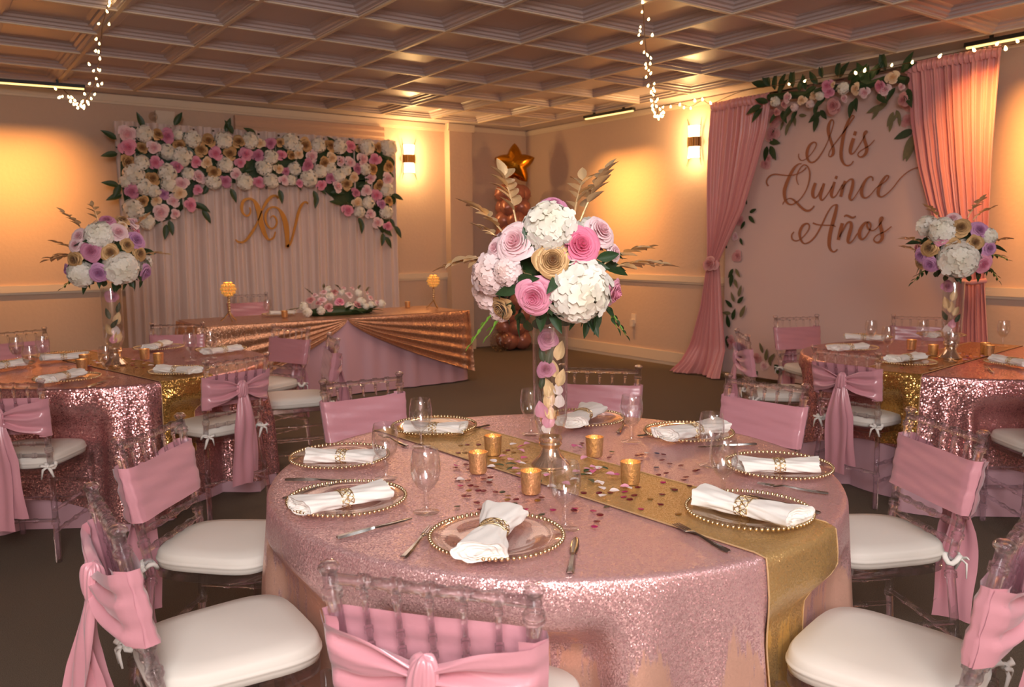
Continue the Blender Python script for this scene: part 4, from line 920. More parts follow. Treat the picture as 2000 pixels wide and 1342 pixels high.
Z2 = [(410, 320, 'm', 36), (345, 320, 'c', 32), (285, 305, 'w', 44), (470, 315, 'g', 28), (530, 310, 'w', 48), (625, 330, 'g', 42), (705, 335, 'w', 42), (780, 335, 'g', 38), (840, 340, 'w', 42), (905, 340, 'p', 38), (960, 355, 'g', 24), (1010, 345, 'w', 44), (1075, 345, 'g', 33), (1145, 350, 'w', 48), (255, 385, 'p', 40), (330, 395, 'm', 40), (415, 405, 'w', 40), (475, 395, 'p', 33), (540, 395, 'g', 30), (585, 385, 'c', 32), (665, 400, 'b', 40), (640, 455, 'm', 40), (745, 440, 'g', 36), (790, 410, 'c', 34), (845, 430, 'b', 34), (905, 440, 'b', 34), (980, 420, 'b', 42), (1060, 420, 'p', 37), (1045, 480, 'g', 35), (1145, 465, 'g', 36), (950, 480, 'm', 32), (460, 480, 'c', 32), (505, 495, 'm', 27), (560, 480, 'w', 38), (370, 470, 'w', 46), (785, 535, 'm', 33), (725, 580, 'p', 33), (650, 540, 'w', 48), (590, 570, 'p', 25), (490, 550, 'b', 33), (410, 555, 'w', 42), (335, 560, 'p', 36), (835, 520, 'w', 38), (930, 530, 'c', 31), (1030, 540, 'b', 36), (1085, 580, 'g', 36), (1140, 540, 'b', 36), (885, 575, 'g', 35), (825, 590, 'b', 35), (1010, 615, 'b', 34), (1070, 645, 'p', 38), (1130, 610, 'w', 42), (940, 630, 'm', 30), (1100, 700, 'v', 31), (1145, 680, 'g', 30), (1020, 690, 'w', 35), (950, 690, 'c', 36), (890, 740, 'p', 38), (965, 745, 'w', 32), (1030, 760, 'b', 32), (1130, 750, 'w', 38), (1075, 815, 'b', 35), (1140, 835, 'p', 28), (580, 340, 'w', 30), (720, 495, 'w', 38), (540, 550, 'w', 30), (1000, 480, 'w', 34), (880, 490, 'w', 30), (780, 470, 'w', 38)]
FL = [(x/3.196, 180+y/3.196, k, r/3.196) for x, y, k, r in Z1]+[(400+x/3.1945, 180+y/3.1945, k, r/3.1945) for x, y, k, r in Z2]
c0 = at_y(500, 320, FY); t = thing('flower_arch', 'arch of pink, white and gold roses framing the white drape', 'flower wall', (c0.x, FY, 2.2)); b0 = Vector(t.location)
def Q(u, v): p = at_y(u, v, FY+.10); return (p.x-b0.x, p.z-b0.z)
for poly in ([(236, 262), (762, 284), (765, 350), (600, 362), (385, 355), (236, 352)], [(236, 350), (388, 356), (372, 395), (340, 425), (300, 440), (250, 430)], [(620, 358), (765, 348), (764, 440), (748, 455), (720, 420), (670, 405)]):
    pp = [Q(*q) for q in poly]; n_ = len(pp); m = MB().add([(x, .10, z) for x, z in pp]+[(x, .125, z) for x, z in pp], [tuple(range(n_)), tuple(range(2*n_-1, n_-1, -1))]+[(i, n_+i, n_+(i+1) % n_, (i+1) % n_) for i in range(n_)])
    build(m, 'backing_panel', M['leaf'], t, False)
for u, v, k, r_ in FL:
    p = at_y(u, v, FY+rnd.uniform(-.02, .05)); n_ = Vector((rnd.uniform(-.4, .25), -1, rnd.uniform(-.25, .3))); flower(t, k, p-b0, n_, r_*1.3*depth(p)/F, True)
for u, v, k, r_ in FL[::2]+FL[1::3]:
    p = at_y(u+rnd.uniform(-14, 14), v+rnd.uniform(-14, 14), FY+.06); aa = rnd.uniform(0, 2*PI); leaf(t, p-b0, Vector((cos(aa), -.35, sin(aa))), Vector((0, -1, .2)), rnd.uniform(.12, .19))
for u, v, aa in ((228, 272, 150), (232, 362, 170), (238, 380, 200), (235, 360, 240), (330, 430, -80), (325, 438, -100), (383, 398, -30), (395, 410, -60), (450, 368, -70), (545, 370, -80), (612, 372, -75), (618, 380, -100), (668, 398, 170), (705, 430, -90), (748, 455, -100), (752, 462, -60), (765, 380, -20), (230, 300, 190), (700, 425, -70), (340, 245, 60), (280, 250, 110), (440, 258, 70), (455, 262, 120)):
    p = at_y(u, v, FY); leaf(t, p-b0, Vector((cos(R(aa)), -.2, sin(R(aa)))), Vector((0, -1, .3)), .17)
# ------------------------------------------------------------------ lettering cut from strokes
def ribbon(mb, strokes, conv, plane, thick):
    for st_ in strokes:
        pts = spline(st_, 7); n_ = len(pts); L_ = []; R_ = []
        for i, (x, y, w_) in enumerate(pts):
            x0, y0 = pts[max(i-1, 0)][:2]; x1, y1 = pts[min(i+1, n_-1)][:2]; dx, dy = x1-x0, y1-y0; l = math.hypot(dx, dy) or 1
            nx, ny = -dy/l*w_/2, dx/l*w_/2; L_.append(plane(*conv(x+nx, y+ny))); R_.append(plane(*conv(x-nx, y-ny)))
        vs_ = []
        for l, r in zip(L_, R_): vs_ += [l, r, l+thick, r+thick]
        fs = []
        for i in range(n_-1):
            q = 4*i; fs += [(q, q+1, q+5, q+4), (q+2, q+6, q+7, q+3), (q, q+4, q+6, q+2), (q+1, q+3, q+7, q+5)]
        fs += [(0, 2, 3, 1), (4*n_-4, 4*n_-3, 4*n_-1, 4*n_-2)]
        mb.add(vs_, fs)
X_ = [[(390, 360, 22), (410, 440, 30), (370, 520, 36), (310, 525, 38), (250, 460, 46), (230, 350, 60), (270, 230, 60), (370, 185, 46), (470, 220, 50), (540, 330, 90), (590, 480, 110), (610, 620, 110), (640, 740, 100), (690, 880, 80), (750, 990, 50), (810, 1010, 34), (880, 960, 32), (910, 850, 24)],
      [(110, 1010, 20), (150, 1050, 34), (230, 1065, 40), (310, 1030, 46), (400, 920, 54), (500, 760, 46), (570, 600, 24), (640, 420, 34), (720, 270, 60), (810, 160, 56), (890, 125, 46), (950, 150, 36), (965, 185, 30)]]
V_ = [[(810, 570, 14), (860, 530, 24), (920, 580, 36), (940, 670, 34), (900, 760, 34), (830, 790, 34), (760, 740, 40), (710, 620, 46), (720, 480, 50), (790, 380, 40), (880, 355, 36), (970, 390, 40), (1050, 500, 80), (1110, 660, 100), (1140, 850, 96), (1150, 1020, 80), (1150, 1170, 70)],
      [(1140, 1160, 60), (1210, 1090, 42), (1260, 940, 40), (1320, 690, 50), (1370, 480, 54), (1430, 330, 50), (1490, 260, 40), (1540, 260, 34), (1570, 290, 24)]]
LY = 9.50; c0 = at_y(535, 432, LY); t = thing('letter_sign', 'gold script letters XV hanging on the white drape', 'sign', c0); b0 = Vector(c0)
for st_ in (X_, V_):
    mb = MB(); ribbon(mb, st_, lambda x, y: (450+x/10.32, 370+y/10.32), lambda u, v: at_y(u, v, LY)-b0, Vector((0, .015, 0))); build(mb, 'letter', M['xvgold'], t, False)
# ------------------------------------------------------------------ banner wall
BX = XB-.16
a, b = at_x(1440, 190, BX), at_x(1880, 130, BX); zt = at_x(1640, 155, BX).z
def ban(u, v):
    y = a.y+.12+(b.y-.25-a.y)*u; z = zt-(zt-.05)*v
    return (BX+.012*sin(u*9+v*2.2)*v+.004*sin(u*21+1)*(1-.5*v), y, z)
t = thing('banner', 'pale pink fabric banner reading Mis Quince Años in bronze script', 'banner', (BX, (a.y+b.y)/2, 0)); b0 = Vector(t.location)
build(MB().grid(lambda u, v: tuple(Vector(ban(u, v))-b0), 60, 30), 'fabric', M['banner'], t, True, None)
MIS = [[(200, 900, 12), (198, 970, 18), (240, 1030, 20), (310, 1022, 14), (400, 950, 14), (490, 840, 16), (540, 740, 20), (530, 690, 24), (480, 680, 30), (410, 740, 46), (365, 850, 58), (360, 960, 52), (390, 1040, 38), (450, 1075, 32), (540, 1030, 28), (640, 900, 24), (720, 760, 20), (790, 600, 16), (850, 420, 18), (880, 300, 20), (865, 245, 22), (830, 250, 34), (790, 330, 56), (775, 440, 64), (795, 560, 58), (835, 680, 54), (870, 800, 58), (870, 900, 52), (820, 960, 30), (785, 940, 18), (800, 860, 16), (870, 750, 18), (960, 630, 22), (1060, 500, 24), (1160, 360, 26), (1240, 240, 26), (1280, 180, 22), (1250, 155, 24), (1190, 220, 40), (1120, 380, 56), (1070, 560, 64), (1040, 740, 64), (1025, 900, 64), (1040, 1020, 56), (1090, 1110, 36), (1160, 1135, 28), (1230, 1100, 22), (1265, 1045, 20)],
       [(1270, 600, 62), (1225, 740, 68), (1205, 850, 62), (1225, 905, 40), (1280, 880, 22), (1360, 770, 20), (1440, 640, 20), (1500, 530, 20), (1535, 480, 20), (1515, 455, 24), (1480, 500, 38), (1475, 590, 52), (1500, 690, 58), (1530, 790, 62), (1510, 890, 58), (1450, 955, 40), (1390, 965, 26), (1355, 920, 20), (1390, 860, 20), (1480, 800, 20), (1580, 740, 20), (1680, 630, 14)], [(1310, 465, 52), (1285, 545, 60)]]
QUI = [[(880, 205, 14), (820, 210, 24), (740, 280, 46), (660, 410, 58), (590, 570, 64), (540, 720, 68), (535, 840, 62), (560, 950, 48), (620, 1015, 34), (690, 1025, 28), (760, 990, 24), (850, 920, 20), (950, 780, 20), (1010, 640, 24), (1045, 480, 28), (1040, 350, 26), (1000, 260, 24), (940, 225, 22), (880, 260, 20), (820, 350, 20), (780, 470, 18), (790, 570, 16), (820, 630, 8)],
       [(210, 655, 26), (175, 590, 26), (190, 510, 26), (260, 440, 28), (360, 415, 28), (480, 430, 24), (620, 440, 20), (740, 425, 18), (860, 380, 18), (930, 330, 22), (975, 280, 24)],
       [(500, 1030, 12), (520, 980, 20), (600, 915, 20), (680, 910, 28), (770, 980, 42), (860, 1070, 46), (950, 1140, 48), (1030, 1150, 42), (1100, 1100, 26), (1135, 1050, 24)],
       [(1160, 590, 54), (1110, 740, 64), (1110, 850, 60), (1150, 895, 30), (1210, 840, 22), (1290, 680, 26)], [(1335, 600, 50), (1290, 740, 60), (1260, 870, 60), (1290, 940, 36), (1350, 890, 22), (1430, 780, 20), (1500, 660, 26)], [(1548, 570, 48), (1500, 720, 62), (1480, 830, 60), (1510, 885, 36), (1570, 850, 22), (1640, 740, 20), (1710, 620, 28)], [(1758, 550, 50), (1710, 700, 62), (1670, 870, 56)], [(1592, 450, 44), (1565, 510, 52)]]
NCE = [[(50, 720, 20), (130, 590, 22), (210, 520, 30), (262, 535, 46), (260, 640, 60), (225, 780, 64), (200, 880, 58), (230, 940, 30), (290, 890, 20), (370, 770, 18), (440, 650, 16)], [(665, 550, 26), (662, 485, 24), (610, 465, 28), (530, 530, 46), (460, 660, 64), (440, 790, 66), (470, 875, 44), (530, 890, 28), (620, 830, 20), (740, 690, 18), (840, 620, 18), (930, 550, 22), (985, 470, 24), (950, 440, 28), (890, 500, 46), (810, 640, 62), (775, 770, 64), (790, 850, 46), (850, 870, 28), (950, 810, 22), (1080, 680, 20), (1230, 490, 20), (1400, 350, 20), (1560, 285, 20), (1680, 300, 22), (1745, 370, 22), (1740, 450, 24), (1690, 505, 28), (1640, 495, 30)]]
ANO = [[(180, 545, 16), (140, 600, 20), (150, 670, 22), (210, 700, 20), (290, 670, 16), (370, 590, 16), (430, 500, 20), (435, 430, 22), (390, 405, 28), (320, 450, 42), (275, 560, 46), (290, 670, 36), (340, 740, 26), (400, 740, 24), (480, 690, 26), (570, 580, 26), (660, 410, 26), (740, 240, 24), (820, 120, 20), (890, 85, 22), (905, 110, 42), (880, 230, 56), (830, 420, 62), (790, 590, 64), (775, 740, 60), (790, 830, 44), (840, 885, 28), (890, 870, 22), (915, 840, 18)],
       [(500, 395, 28), (580, 425, 24), (720, 435, 22), (840, 437, 22), (885, 462, 14)], [(1000, 400, 54), (970, 520, 64), (930, 685, 54)], [(950, 640, 18), (1010, 520, 22), (1080, 400, 26), (1140, 385, 42), (1150, 470, 58), (1115, 600, 62), (1095, 700, 48), (1120, 735, 30), (1180, 690, 20), (1260, 570, 20)],
       [(1030, 290, 20), (1065, 265, 28), (1110, 280, 36), (1160, 305, 36), (1205, 295, 26), (1225, 275, 14)],
       [(1440, 380, 24), (1380, 400, 42), (1310, 500, 58), (1290, 600, 58), (1330, 675, 36), (1400, 630, 24), (1465, 520, 24), (1485, 430, 26), (1450, 380, 24), (1420, 420, 32), (1440, 490, 30), (1510, 525, 20), (1580, 490, 18), (1650, 400, 20), (1690, 330, 20), (1680, 295, 22), (1650, 320, 38), (1645, 420, 52), (1670, 540, 60), (1680, 640, 56), (1640, 710, 42), (1580, 725, 28), (1535, 685, 20), (1570, 620, 20), (1660, 570, 20), (1740, 530, 20), (1835, 455, 18)]]
for nme, st_, ox, oy, k in (('bronze word Mis', MIS, 1540, 210, 10), ('bronze letters Qui', QUI, 1480, 300, 10.32), ('bronze letters nce', NCE, 1640, 300, 10.32), ('bronze word Años', ANO, 1530, 390, 8.696)):
    mb = MB(); ribbon(mb, st_, lambda x, y: (ox+x/k, oy+y/k), lambda u, v: at_x(u, v, BX-.014)-b0, Vector((.003, 0, 0))); build(mb, 'lettering', M['script'], t, False)['label'] = nme
# printed sprays on the banner: low relief leaves and roses lying against the cloth
def prt(u, v, aa, size, me): p = at_x(u, v, BX-.016); leaf(t, p-b0, Vector((-.08, -cos(R(aa)), sin(R(aa)))), Vector((-1, 0, 0)), size, me, 'printed_leaf')
flat_leaf = leaf_mb(1, .40, .02, .0).mesh('printed_leaf', M['leaf']); flat_dusty = leaf_mb(1, .34, .02, 0).mesh('printed_leaf', M['leaf_dusty'])
for u, v, aa, s, me in [(1604, 218, 215, .16, flat_leaf), (1597, 226, 260, .16, flat_leaf), (1602, 215, -50, .13, flat_leaf), (1735, 197, 215, .17, flat_dusty), (1722, 206, 200, .15, flat_dusty), (1717, 213, 235, .11, flat_dusty), (1745, 218, 250, .14, flat_dusty), (1742, 230, 265, .13, flat_dusty), (1752, 222, 240, .1, flat_dusty), (1750, 215, -60, .12, flat_dusty), (1756, 226, -80, .1, flat_dusty), (1784, 254, 200, .18, flat_leaf), (1786, 262, 250, .24, flat_dusty), (1785, 272, 255, .2, flat_dusty), (1546, 232, 250, .12, flat_dusty), (1540, 240, 260, .13, flat_dusty), (1552, 228, 280, .1, flat_dusty), (1560, 225, -10, .1, flat_dusty), (1530, 236, 255, .1, flat_dusty), (1501, 275, -15, .16, flat_leaf), (1504, 285, -60, .18, flat_leaf), (1498, 285, 265, .16, flat_leaf), (1500, 268, 40, .12, flat_leaf),
     (1458, 400, 90, .06, flat_leaf), (1464, 415, 20, .10, flat_leaf), (1462, 422, -40, .12, flat_leaf), (1455, 432, 240, .1, flat_leaf), (1445, 465, -60, .09, flat_leaf), (1420, 485, 130, .09, flat_leaf), (1432, 525, 240, .12, flat_leaf), (1436, 525, -50, .12, flat_dusty), (1430, 535, 265, .15, flat_leaf), (1434, 545, -60, .12, flat_dusty), (1442, 580, 70, .14, flat_dusty), (1434, 590, 110, .12, flat_dusty), (1440, 592, 40, .12, flat_leaf), (1430, 600, 140, .12, flat_leaf), (1445, 620, 60, .16, flat_dusty), (1430, 625, 70, .14, flat_leaf), (1424, 640, 100, .15, flat_leaf), (1420, 655, -80, .14, flat_leaf), (1428, 612, 180, .12, flat_dusty), (1495, 705, 80, .14, flat_dusty), (1500, 708, 50, .14, flat_dusty), (1512, 712, -40, .2, flat_leaf), (1480, 725, 230, .14, flat_leaf), (1505, 715, 100, .1, flat_dusty), (1490, 690, 110, .12, flat_dusty)]: prt(u, v, aa, s, me)
for u, v, r_, k in [(1514, 230, 22, 'k'), (1508, 262, 20, 'k'), (1495, 320, 14, 'k'), (1774, 200, 22, 'k'), (1772, 236, 16, 'k'), (1629, 208, 22, 'k'), (1446, 432, 12, 'k'), (1436, 462, 10, 'b'), (1440, 500, 15, 'k'), (1428, 668, 16, 'k'), (1440, 680, 14, 'b'), (1478, 700, 14, 'k'), (1492, 715, 12, 'b'), (1500, 310, 12, 'k'), (1455, 690, 12, 'k')]:
    p = at_x(u, v, BX-.012); o = flower(t, k, p-b0, Vector((-1, 0, 0)), r_*depth(p)/F, True, 'printed_rose'); o.scale = (o.scale[0], o.scale[1], o.scale[2]*.35)
# garland along the top edge of the banner
GXp = BX-.20; c0 = at_x(1640, 180, GXp); t = thing('flower_garland', 'garland of blush and cream roses along the top of the banner', 'garland', c0); b0 = Vector(c0)
pts = [at_x(u, v, GXp+.03)-b0 for u, v in ((1502, 190), (1540, 186), (1580, 185), (1620, 172), (1660, 172), (1700, 165), (1740, 152), (1772, 158))]
build(MB().tube(pts, .035, 8), 'vine', M['leaf'], t)
GA = [(215, 490, 'w', 70), (370, 440, 'b', 80), (330, 520, 'k', 60), (540, 475, 'c', 70), (690, 410, 'c', 75), (760, 420, 'w', 60), (850, 300, 'p', 90), (880, 370, 'p', 85), (920, 285, 'c', 42), (1045, 330, 'w', 85), (1200, 340, 'c', 85), (1310, 380, 'b', 85), (1500, 300, 'p', 95), (1560, 350, 'b', 90), (1650, 200, 'c', 100), (1760, 310, 'b', 55), (1790, 470, 'k', 100), (930, 540, 'k', 110), (1060, 450, 'b', 60), (240, 620, 'k', 60), (450, 560, 'h', 55), (640, 520, 'h', 55)]
for x, y, k, r_ in GA:
    p = at_x(1480+x/6.25, 120+y/6.25, GXp+rnd.uniform(-.03, .03)); flower(t, k, p-b0, Vector((-1, rnd.uniform(-.3, .3), rnd.uniform(-.3, .2))), r_/6.25*depth(p)/F*1.05, True)
for x, y, aa in ((150, 310, 110), (210, 350, 80), (270, 340, 60), (120, 300, 160), (250, 400, 45), (430, 320, 85), (500, 370, 60), (590, 350, 100), (790, 200, 95), (730, 280, 120), (720, 310, 200), (980, 190, 80), (1000, 200, 50), (1100, 230, 30), (1130, 270, 20), (1230, 270, 60), (1330, 250, 80), (1370, 230, 50), (1340, 220, 120), (1450, 170, 60), (1400, 270, 150), (1560, 110, 100), (1740, 130, 20), (1780, 140, 60), (1180, 470, 260), (1200, 440, 280), (1460, 400, -40), (480, 590, 250), (450, 530, 230), (250, 620, 230), (300, 600, -60), (730, 510, 265), (1680, 320, 240), (1830, 330, -70), (50, 540, 200), (60, 570, 230), (130, 500, 160), (830, 440, 220)):
    p = at_x(1480+x/6.25, 120+y/6.25, GXp+.02); leaf(t, p-b0, Vector((-.3, -cos(R(aa)), sin(R(aa)))), Vector((-1, 0, .2)), rnd.uniform(.13, .2))
# ------------------------------------------------------------------ pink curtains
def curtain(name, label, edge, x0, n, zs, amp, rosette=None):
    """edge(v) -> (y_outer, y_inner) down the curtain, zs(v) height"""
    y_, _ = edge(0); t = thing(name, label, 'curtain', (x0, edge(0)[0], 0), 0, 'pink satin curtains'); b0 = Vector(t.location)
    def fn(u, v):
        ya, yb = edge(v); z = zs(v); g = .7*sin(u*PI*2*n+1.3*sin(u*13)+.5*sin(v*2+u*4))+.3*sin(u*PI*2*n*.43+2+v); wdt = abs(ya-yb); am = amp*(.55+.45*min(1, wdt/.7))
        hd = max(0, 1-v/.035) if v < .035 else 0; pud = max(0, (v-.90)/.10)
        x = x0-am*(1+g)*(1-.3*hd)-.012*sin(u*PI*2*n*2.1+1)-.16*pud*(.6+.4*sin(u*9))-.010*sin(v*60)*hd
        return Vector((x, ya+(yb-ya)*u+.01*sin(v*8+u*5), z+.012*sin(u*PI*2*n)*hd))-b0
    build(MB().grid(lambda u, v: tuple(fn(u, v)), 150, 60), 'curtain_panel', M['pink_drape'], t, True, None)
    # gathered heading
    def head(u, v):
        ya, yb = edge(0); return Vector((x0-amp*1.6-.02*sin(v*PI)-.012*sin(u*PI*2*n*2), ya+(yb-ya)*u, zs(0)+.02-.09*v+.006*sin(u*n*14)))-b0
    build(MB().grid(lambda u, v: tuple(head(u, v)), 160, 5), 'gathered_heading', M['pink_drape'], t, True, None)
    return t, b0
def lerp_tab(tab):
    def f(v):
        for (v0, a0, b0_), (v1, a1, b1_) in zip(tab, tab[1:]):
            if v <= v1: k = (v-v0)/(v1-v0); k = k*k*(3-2*k) if False else k; return (a0+(a1-a0)*k, b0_+(b1_-b0_)*k)
        return tab[-1][1:]
    return f
KX = BX-.10
def ed(rows, zt_):     # rows: (v px outer, u outer, u inner)
    tab = []
    for ua, ub, v in rows:
        p, q = at_x(ua, v, KX), at_x(ub, v, KX); tab.append(((p.z+q.z)/2, p.y, q.y))
    z0 = tab[0][0]; return z0, [((z0-z)/(z0-.015), a_, b_) for z, a_, b_ in tab]
zL, tabL = ed([(1395, 1508, 196), (1391, 1500, 260), (1388, 1478, 340), (1386, 1456, 410), (1385, 1425, 470), (1384, 1404, 512), (1381, 1407, 535), (1372, 1410, 600), (1358, 1416, 660), (1342, 1421, 710), (1326, 1424, 742)], 0)
tabL[-1] = (1.0,)+tabL[-1][1:]
t, b0 = curtain('pink_curtain', 'pink satin curtain tied back left of the banner, puddling on the floor', lerp_tab(tabL), KX, 7, lambda v: zL-(zL-.015)*v, .028)
p = at_x(1388, 516, KX-.10)
flower(t, 'k', p-b0, Vector((-1, -.2, .1)), .11, True, 'tieback_flower')
build(MB().tube([at_x(1382, 515, KX-.04)-b0, at_x(1392, 518, KX-.09)-b0, at_x(1406, 515, KX-.04)-b0], .02, 8), 'tieback', M['pink_drape'], t)
zR, tabR = ed([(1960, 1775, 112), (1952, 1785, 230), (1944, 1800, 320), (1938, 1820, 400), (1932, 1845, 470), (1926, 1868, 530), (1925, 1872, 560), (1928, 1868, 600), (1934, 1858, 660), (1940, 1850, 720), (1946, 1846, 780)], 0)
tabR[-1] = (1.0,)+tabR[-1][1:]
t, b0 = curtain('pink_curtain', 'pink satin curtain gathered right of the banner behind the right bouquet', lerp_tab(tabR), KX, 9, lambda v: zR-(zR-.015)*v, .03)
build(MB().tube([at_x(1872, 548, KX-.03)-b0, at_x(1898, 552, KX-.11)-b0, at_x(1926, 548, KX-.03)-b0], .02, 8), 'tieback', M['pink_drape'], t)
t = thing('curtain_rod', 'slim steel rod carrying the pink curtains and banner', 'curtain rod', (KX-.02, 0, 0))
y0, y1 = at_x(1390, 195, KX).y, at_x(1962, 100, KX).y; zr = (zL+zR)/2+.01
build(MB().tube([(0, y0, zL+.005), (0, y1, zR+.005)], .012, 8), 'rod', M['steel'], t)
for y in (y0-.12, y1+.14): build(MB().tube([(.05, y, 0), (.05, y, zr)], .015, 8), 'upright', M['steel'], t)
# ------------------------------------------------------------------ balloons
P0 = Vector((6.78, 9.40, 0)); t = thing('balloon_column', 'column of rose gold balloons topped by a gold star in the far corner', 'balloons', P0)
bal = MB().lathe([(0, -1.12), (.05, -1.10), (.03, -1.04), (.22, -.96), (.6, -.78), (.9, -.42), (1, .02), (.93, .40), (.72, .72), (.4, .92), (0, 1.0)], 20).mesh('balloon', M['balloon'])
balc = MB().lathe([(0, -1.12), (.05, -1.10), (.03, -1.04), (.22, -.96), (.6, -.78), (.9, -.42), (1, .02), (.93, .40), (.72, .72), (.4, .92), (0, 1.0)], 20).mesh('balloon', M['clear'])
star_c = over(P0, 322); star_z = star_c.z
k = 0; z = .14
while z < star_z-.28:
    for q in range(4):
        a_ = q*PI/2+(PI/4 if k % 2 else 0)+.5; o = obj('balloon', bal, t, loc=(.135*cos(a_), .135*sin(a_), z), scale=.128*(1 if k % 3 else 1.06)); o.rotation_euler = (R(78), 0, a_+PI/2+PI)
    z += .185; k += 1
build(MB().tube([(0, 0, 0), (0, 0, star_z)], .012, 8), 'pole', M['steel'], t)
o = obj('confetti_balloon', balc, t, loc=(-.30, -.10, .15), scale=.15); spk = MB(); r_ = random.Random(2)
for i in range(60):
    n_ = Vector((r_.gauss(0, 1), r_.gauss(0, 1), r_.gauss(0, 1))).normalized()*.96; spk.ball(n_, .05, 5, 3)
build(spk, 'confetti', M['gold'], o)['kind'] = 'stuff'
def star(u, v):
    th = 2*PI*u; k5 = abs(((th/(2*PI)*5) % 1)-.5)*2; r = .56+.44*k5**1.5; s = v*2-1; rho = 1-abs(s); h = .30*math.sqrt(max(0, 1-(1-rho)**2*1.0))*(.62+.0*k5)
    rr_ = r*(1-rho); return (.36*rr_*sin(th), math.copysign(.36*h*(1-.25*(rr_)), s), .36*rr_*cos(th))
m = MB()
def star2(u, v, sg):
    th = 2*PI*u; k5 = abs(((th/(2*PI)*5) % 1)-.5)*2; r = (.60+.40*k5**1.25)*.29; rho = v; h = .14*(1-rho**2)**.5*(1-.25*rho*k5)
    return (r*rho*sin(th), sg*h, r*rho*cos(th))
for sg in (-1, 1): m.grid(lambda u, v: star2(u, v, sg), 80, 12, True)
build(m, 'star_balloon', M['starfoil'], t, True, None, loc=(0, -.05, star_z), rot=(0, 0, -YAW))
# ------------------------------------------------------------------ string lights
wire_m = plain('wire', C(120, 84, 50), .5, .3)
drop = MB().lathe([(0, -1), (.5, -.75), (.62, -.3), (.45, .3), (.2, .8), (0, 1)], 8).mesh('bulb', M['bulb'])
def lights(label, path, bulbs, size, conv, cat='string lights'):
    P_ = [conv(*q) for q in path]
    if path[0][1] < 0: P_.insert(0, Vector((P_[0].x, P_[0].y, ZC-.011)))     # hooked to the ceiling grid
    t = thing('string_lights', label, cat, P_[0], 0, 'fairy light strings'); b0 = Vector(P_[0])
    build(MB().tube([Vector(p)-b0 for p in spline([tuple(p) for p in P_], 5)], .0035, 5), 'wire', wire_m, t)
    for q in bulbs:
        p = conv(*q); o = obj('bulb', drop, t, loc=p-b0, scale=size*rnd.uniform(.85, 1.15)); o.rotation_euler = (rnd.uniform(-.7, .7), rnd.uniform(-.7, .7), 0)
D1 = 5.6
lights('strand of fairy lights dangling from the ceiling at upper left', [(216, -14), (208, 20), (200, 50), (198, 80), (194, 110), (190, 140), (184, 165), (176, 180), (168, 195), (160, 208), (146, 200), (136, 188), (124, 175)],
  [(214, 4), (213, 11), (209, 22), (193, 46), (213, 47), (188, 76), (194, 85), (187, 99), (193, 101), (195, 114), (174, 125), (183, 138), (192, 136), (195, 137), (188, 153), (175, 163), (191, 166), (199, 163), (165, 183), (185, 184), (178, 192), (171, 199), (161, 198), (173, 203), (160, 208), (163, 211), (152, 210), (150, 203), (144, 203), (146, 196), (140, 190), (138, 197), (134, 189), (122, 188), (116, 190), (108, 173), (158, 205), (164, 207)], .0125, lambda u, v: at_depth(u, v, D1))
lights('strand of fairy lights dangling from the ceiling right of the centre bouquet', [(1254, -14), (1257, 30), (1259, 70), (1263, 110), (1268, 145), (1276, 175), (1282, 205), (1286, 225), (1292, 215), (1296, 205)],
  [(1255, 4), (1254, 23), (1267, 37), (1251, 52), (1250, 60), (1274, 68), (1248, 68), (1253, 83), (1258, 102), (1264, 107), (1271, 113), (1270, 124), (1261, 125), (1262, 132), (1267, 137), (1271, 143), (1262, 150), (1278, 163), (1266, 167), (1276, 172), (1278, 177), (1272, 180), (1276, 185), (1272, 196), (1284, 194), (1281, 198), (1274, 206), (1282, 207), (1289, 213), (1295, 209), (1275, 213), (1296, 219), (1278, 219), (1283, 227), (1287, 228), (1290, 225), (1292, 221), (1286, 232), (1279, 226), (1294, 227)], .0125, lambda u, v: at_depth(u, v, D1))
lights('fairy lights strung along the top of the right wall and curtains', [(1296, 206), (1328, 204), (1349, 208), (1372, 196), (1390, 202), (1450, 178), (1541, 163), (1620, 150), (1690, 140), (1782, 121), (1836, 109), (1902, 97), (1964, 90), (2010, 78)],
  [(1310, 208), (1328, 204), (1336, 210), (1349, 211), (1357, 196), (1372, 194), (1388, 201), (1541, 164), (1572, 158), (1671, 142), (1689, 137), (1742, 127), (1782, 121), (1836, 109), (1902, 97), (1948, 85), (1964, 94), (1987, 80)], .019, lambda u, v: at_x(u, v, KX-.18))
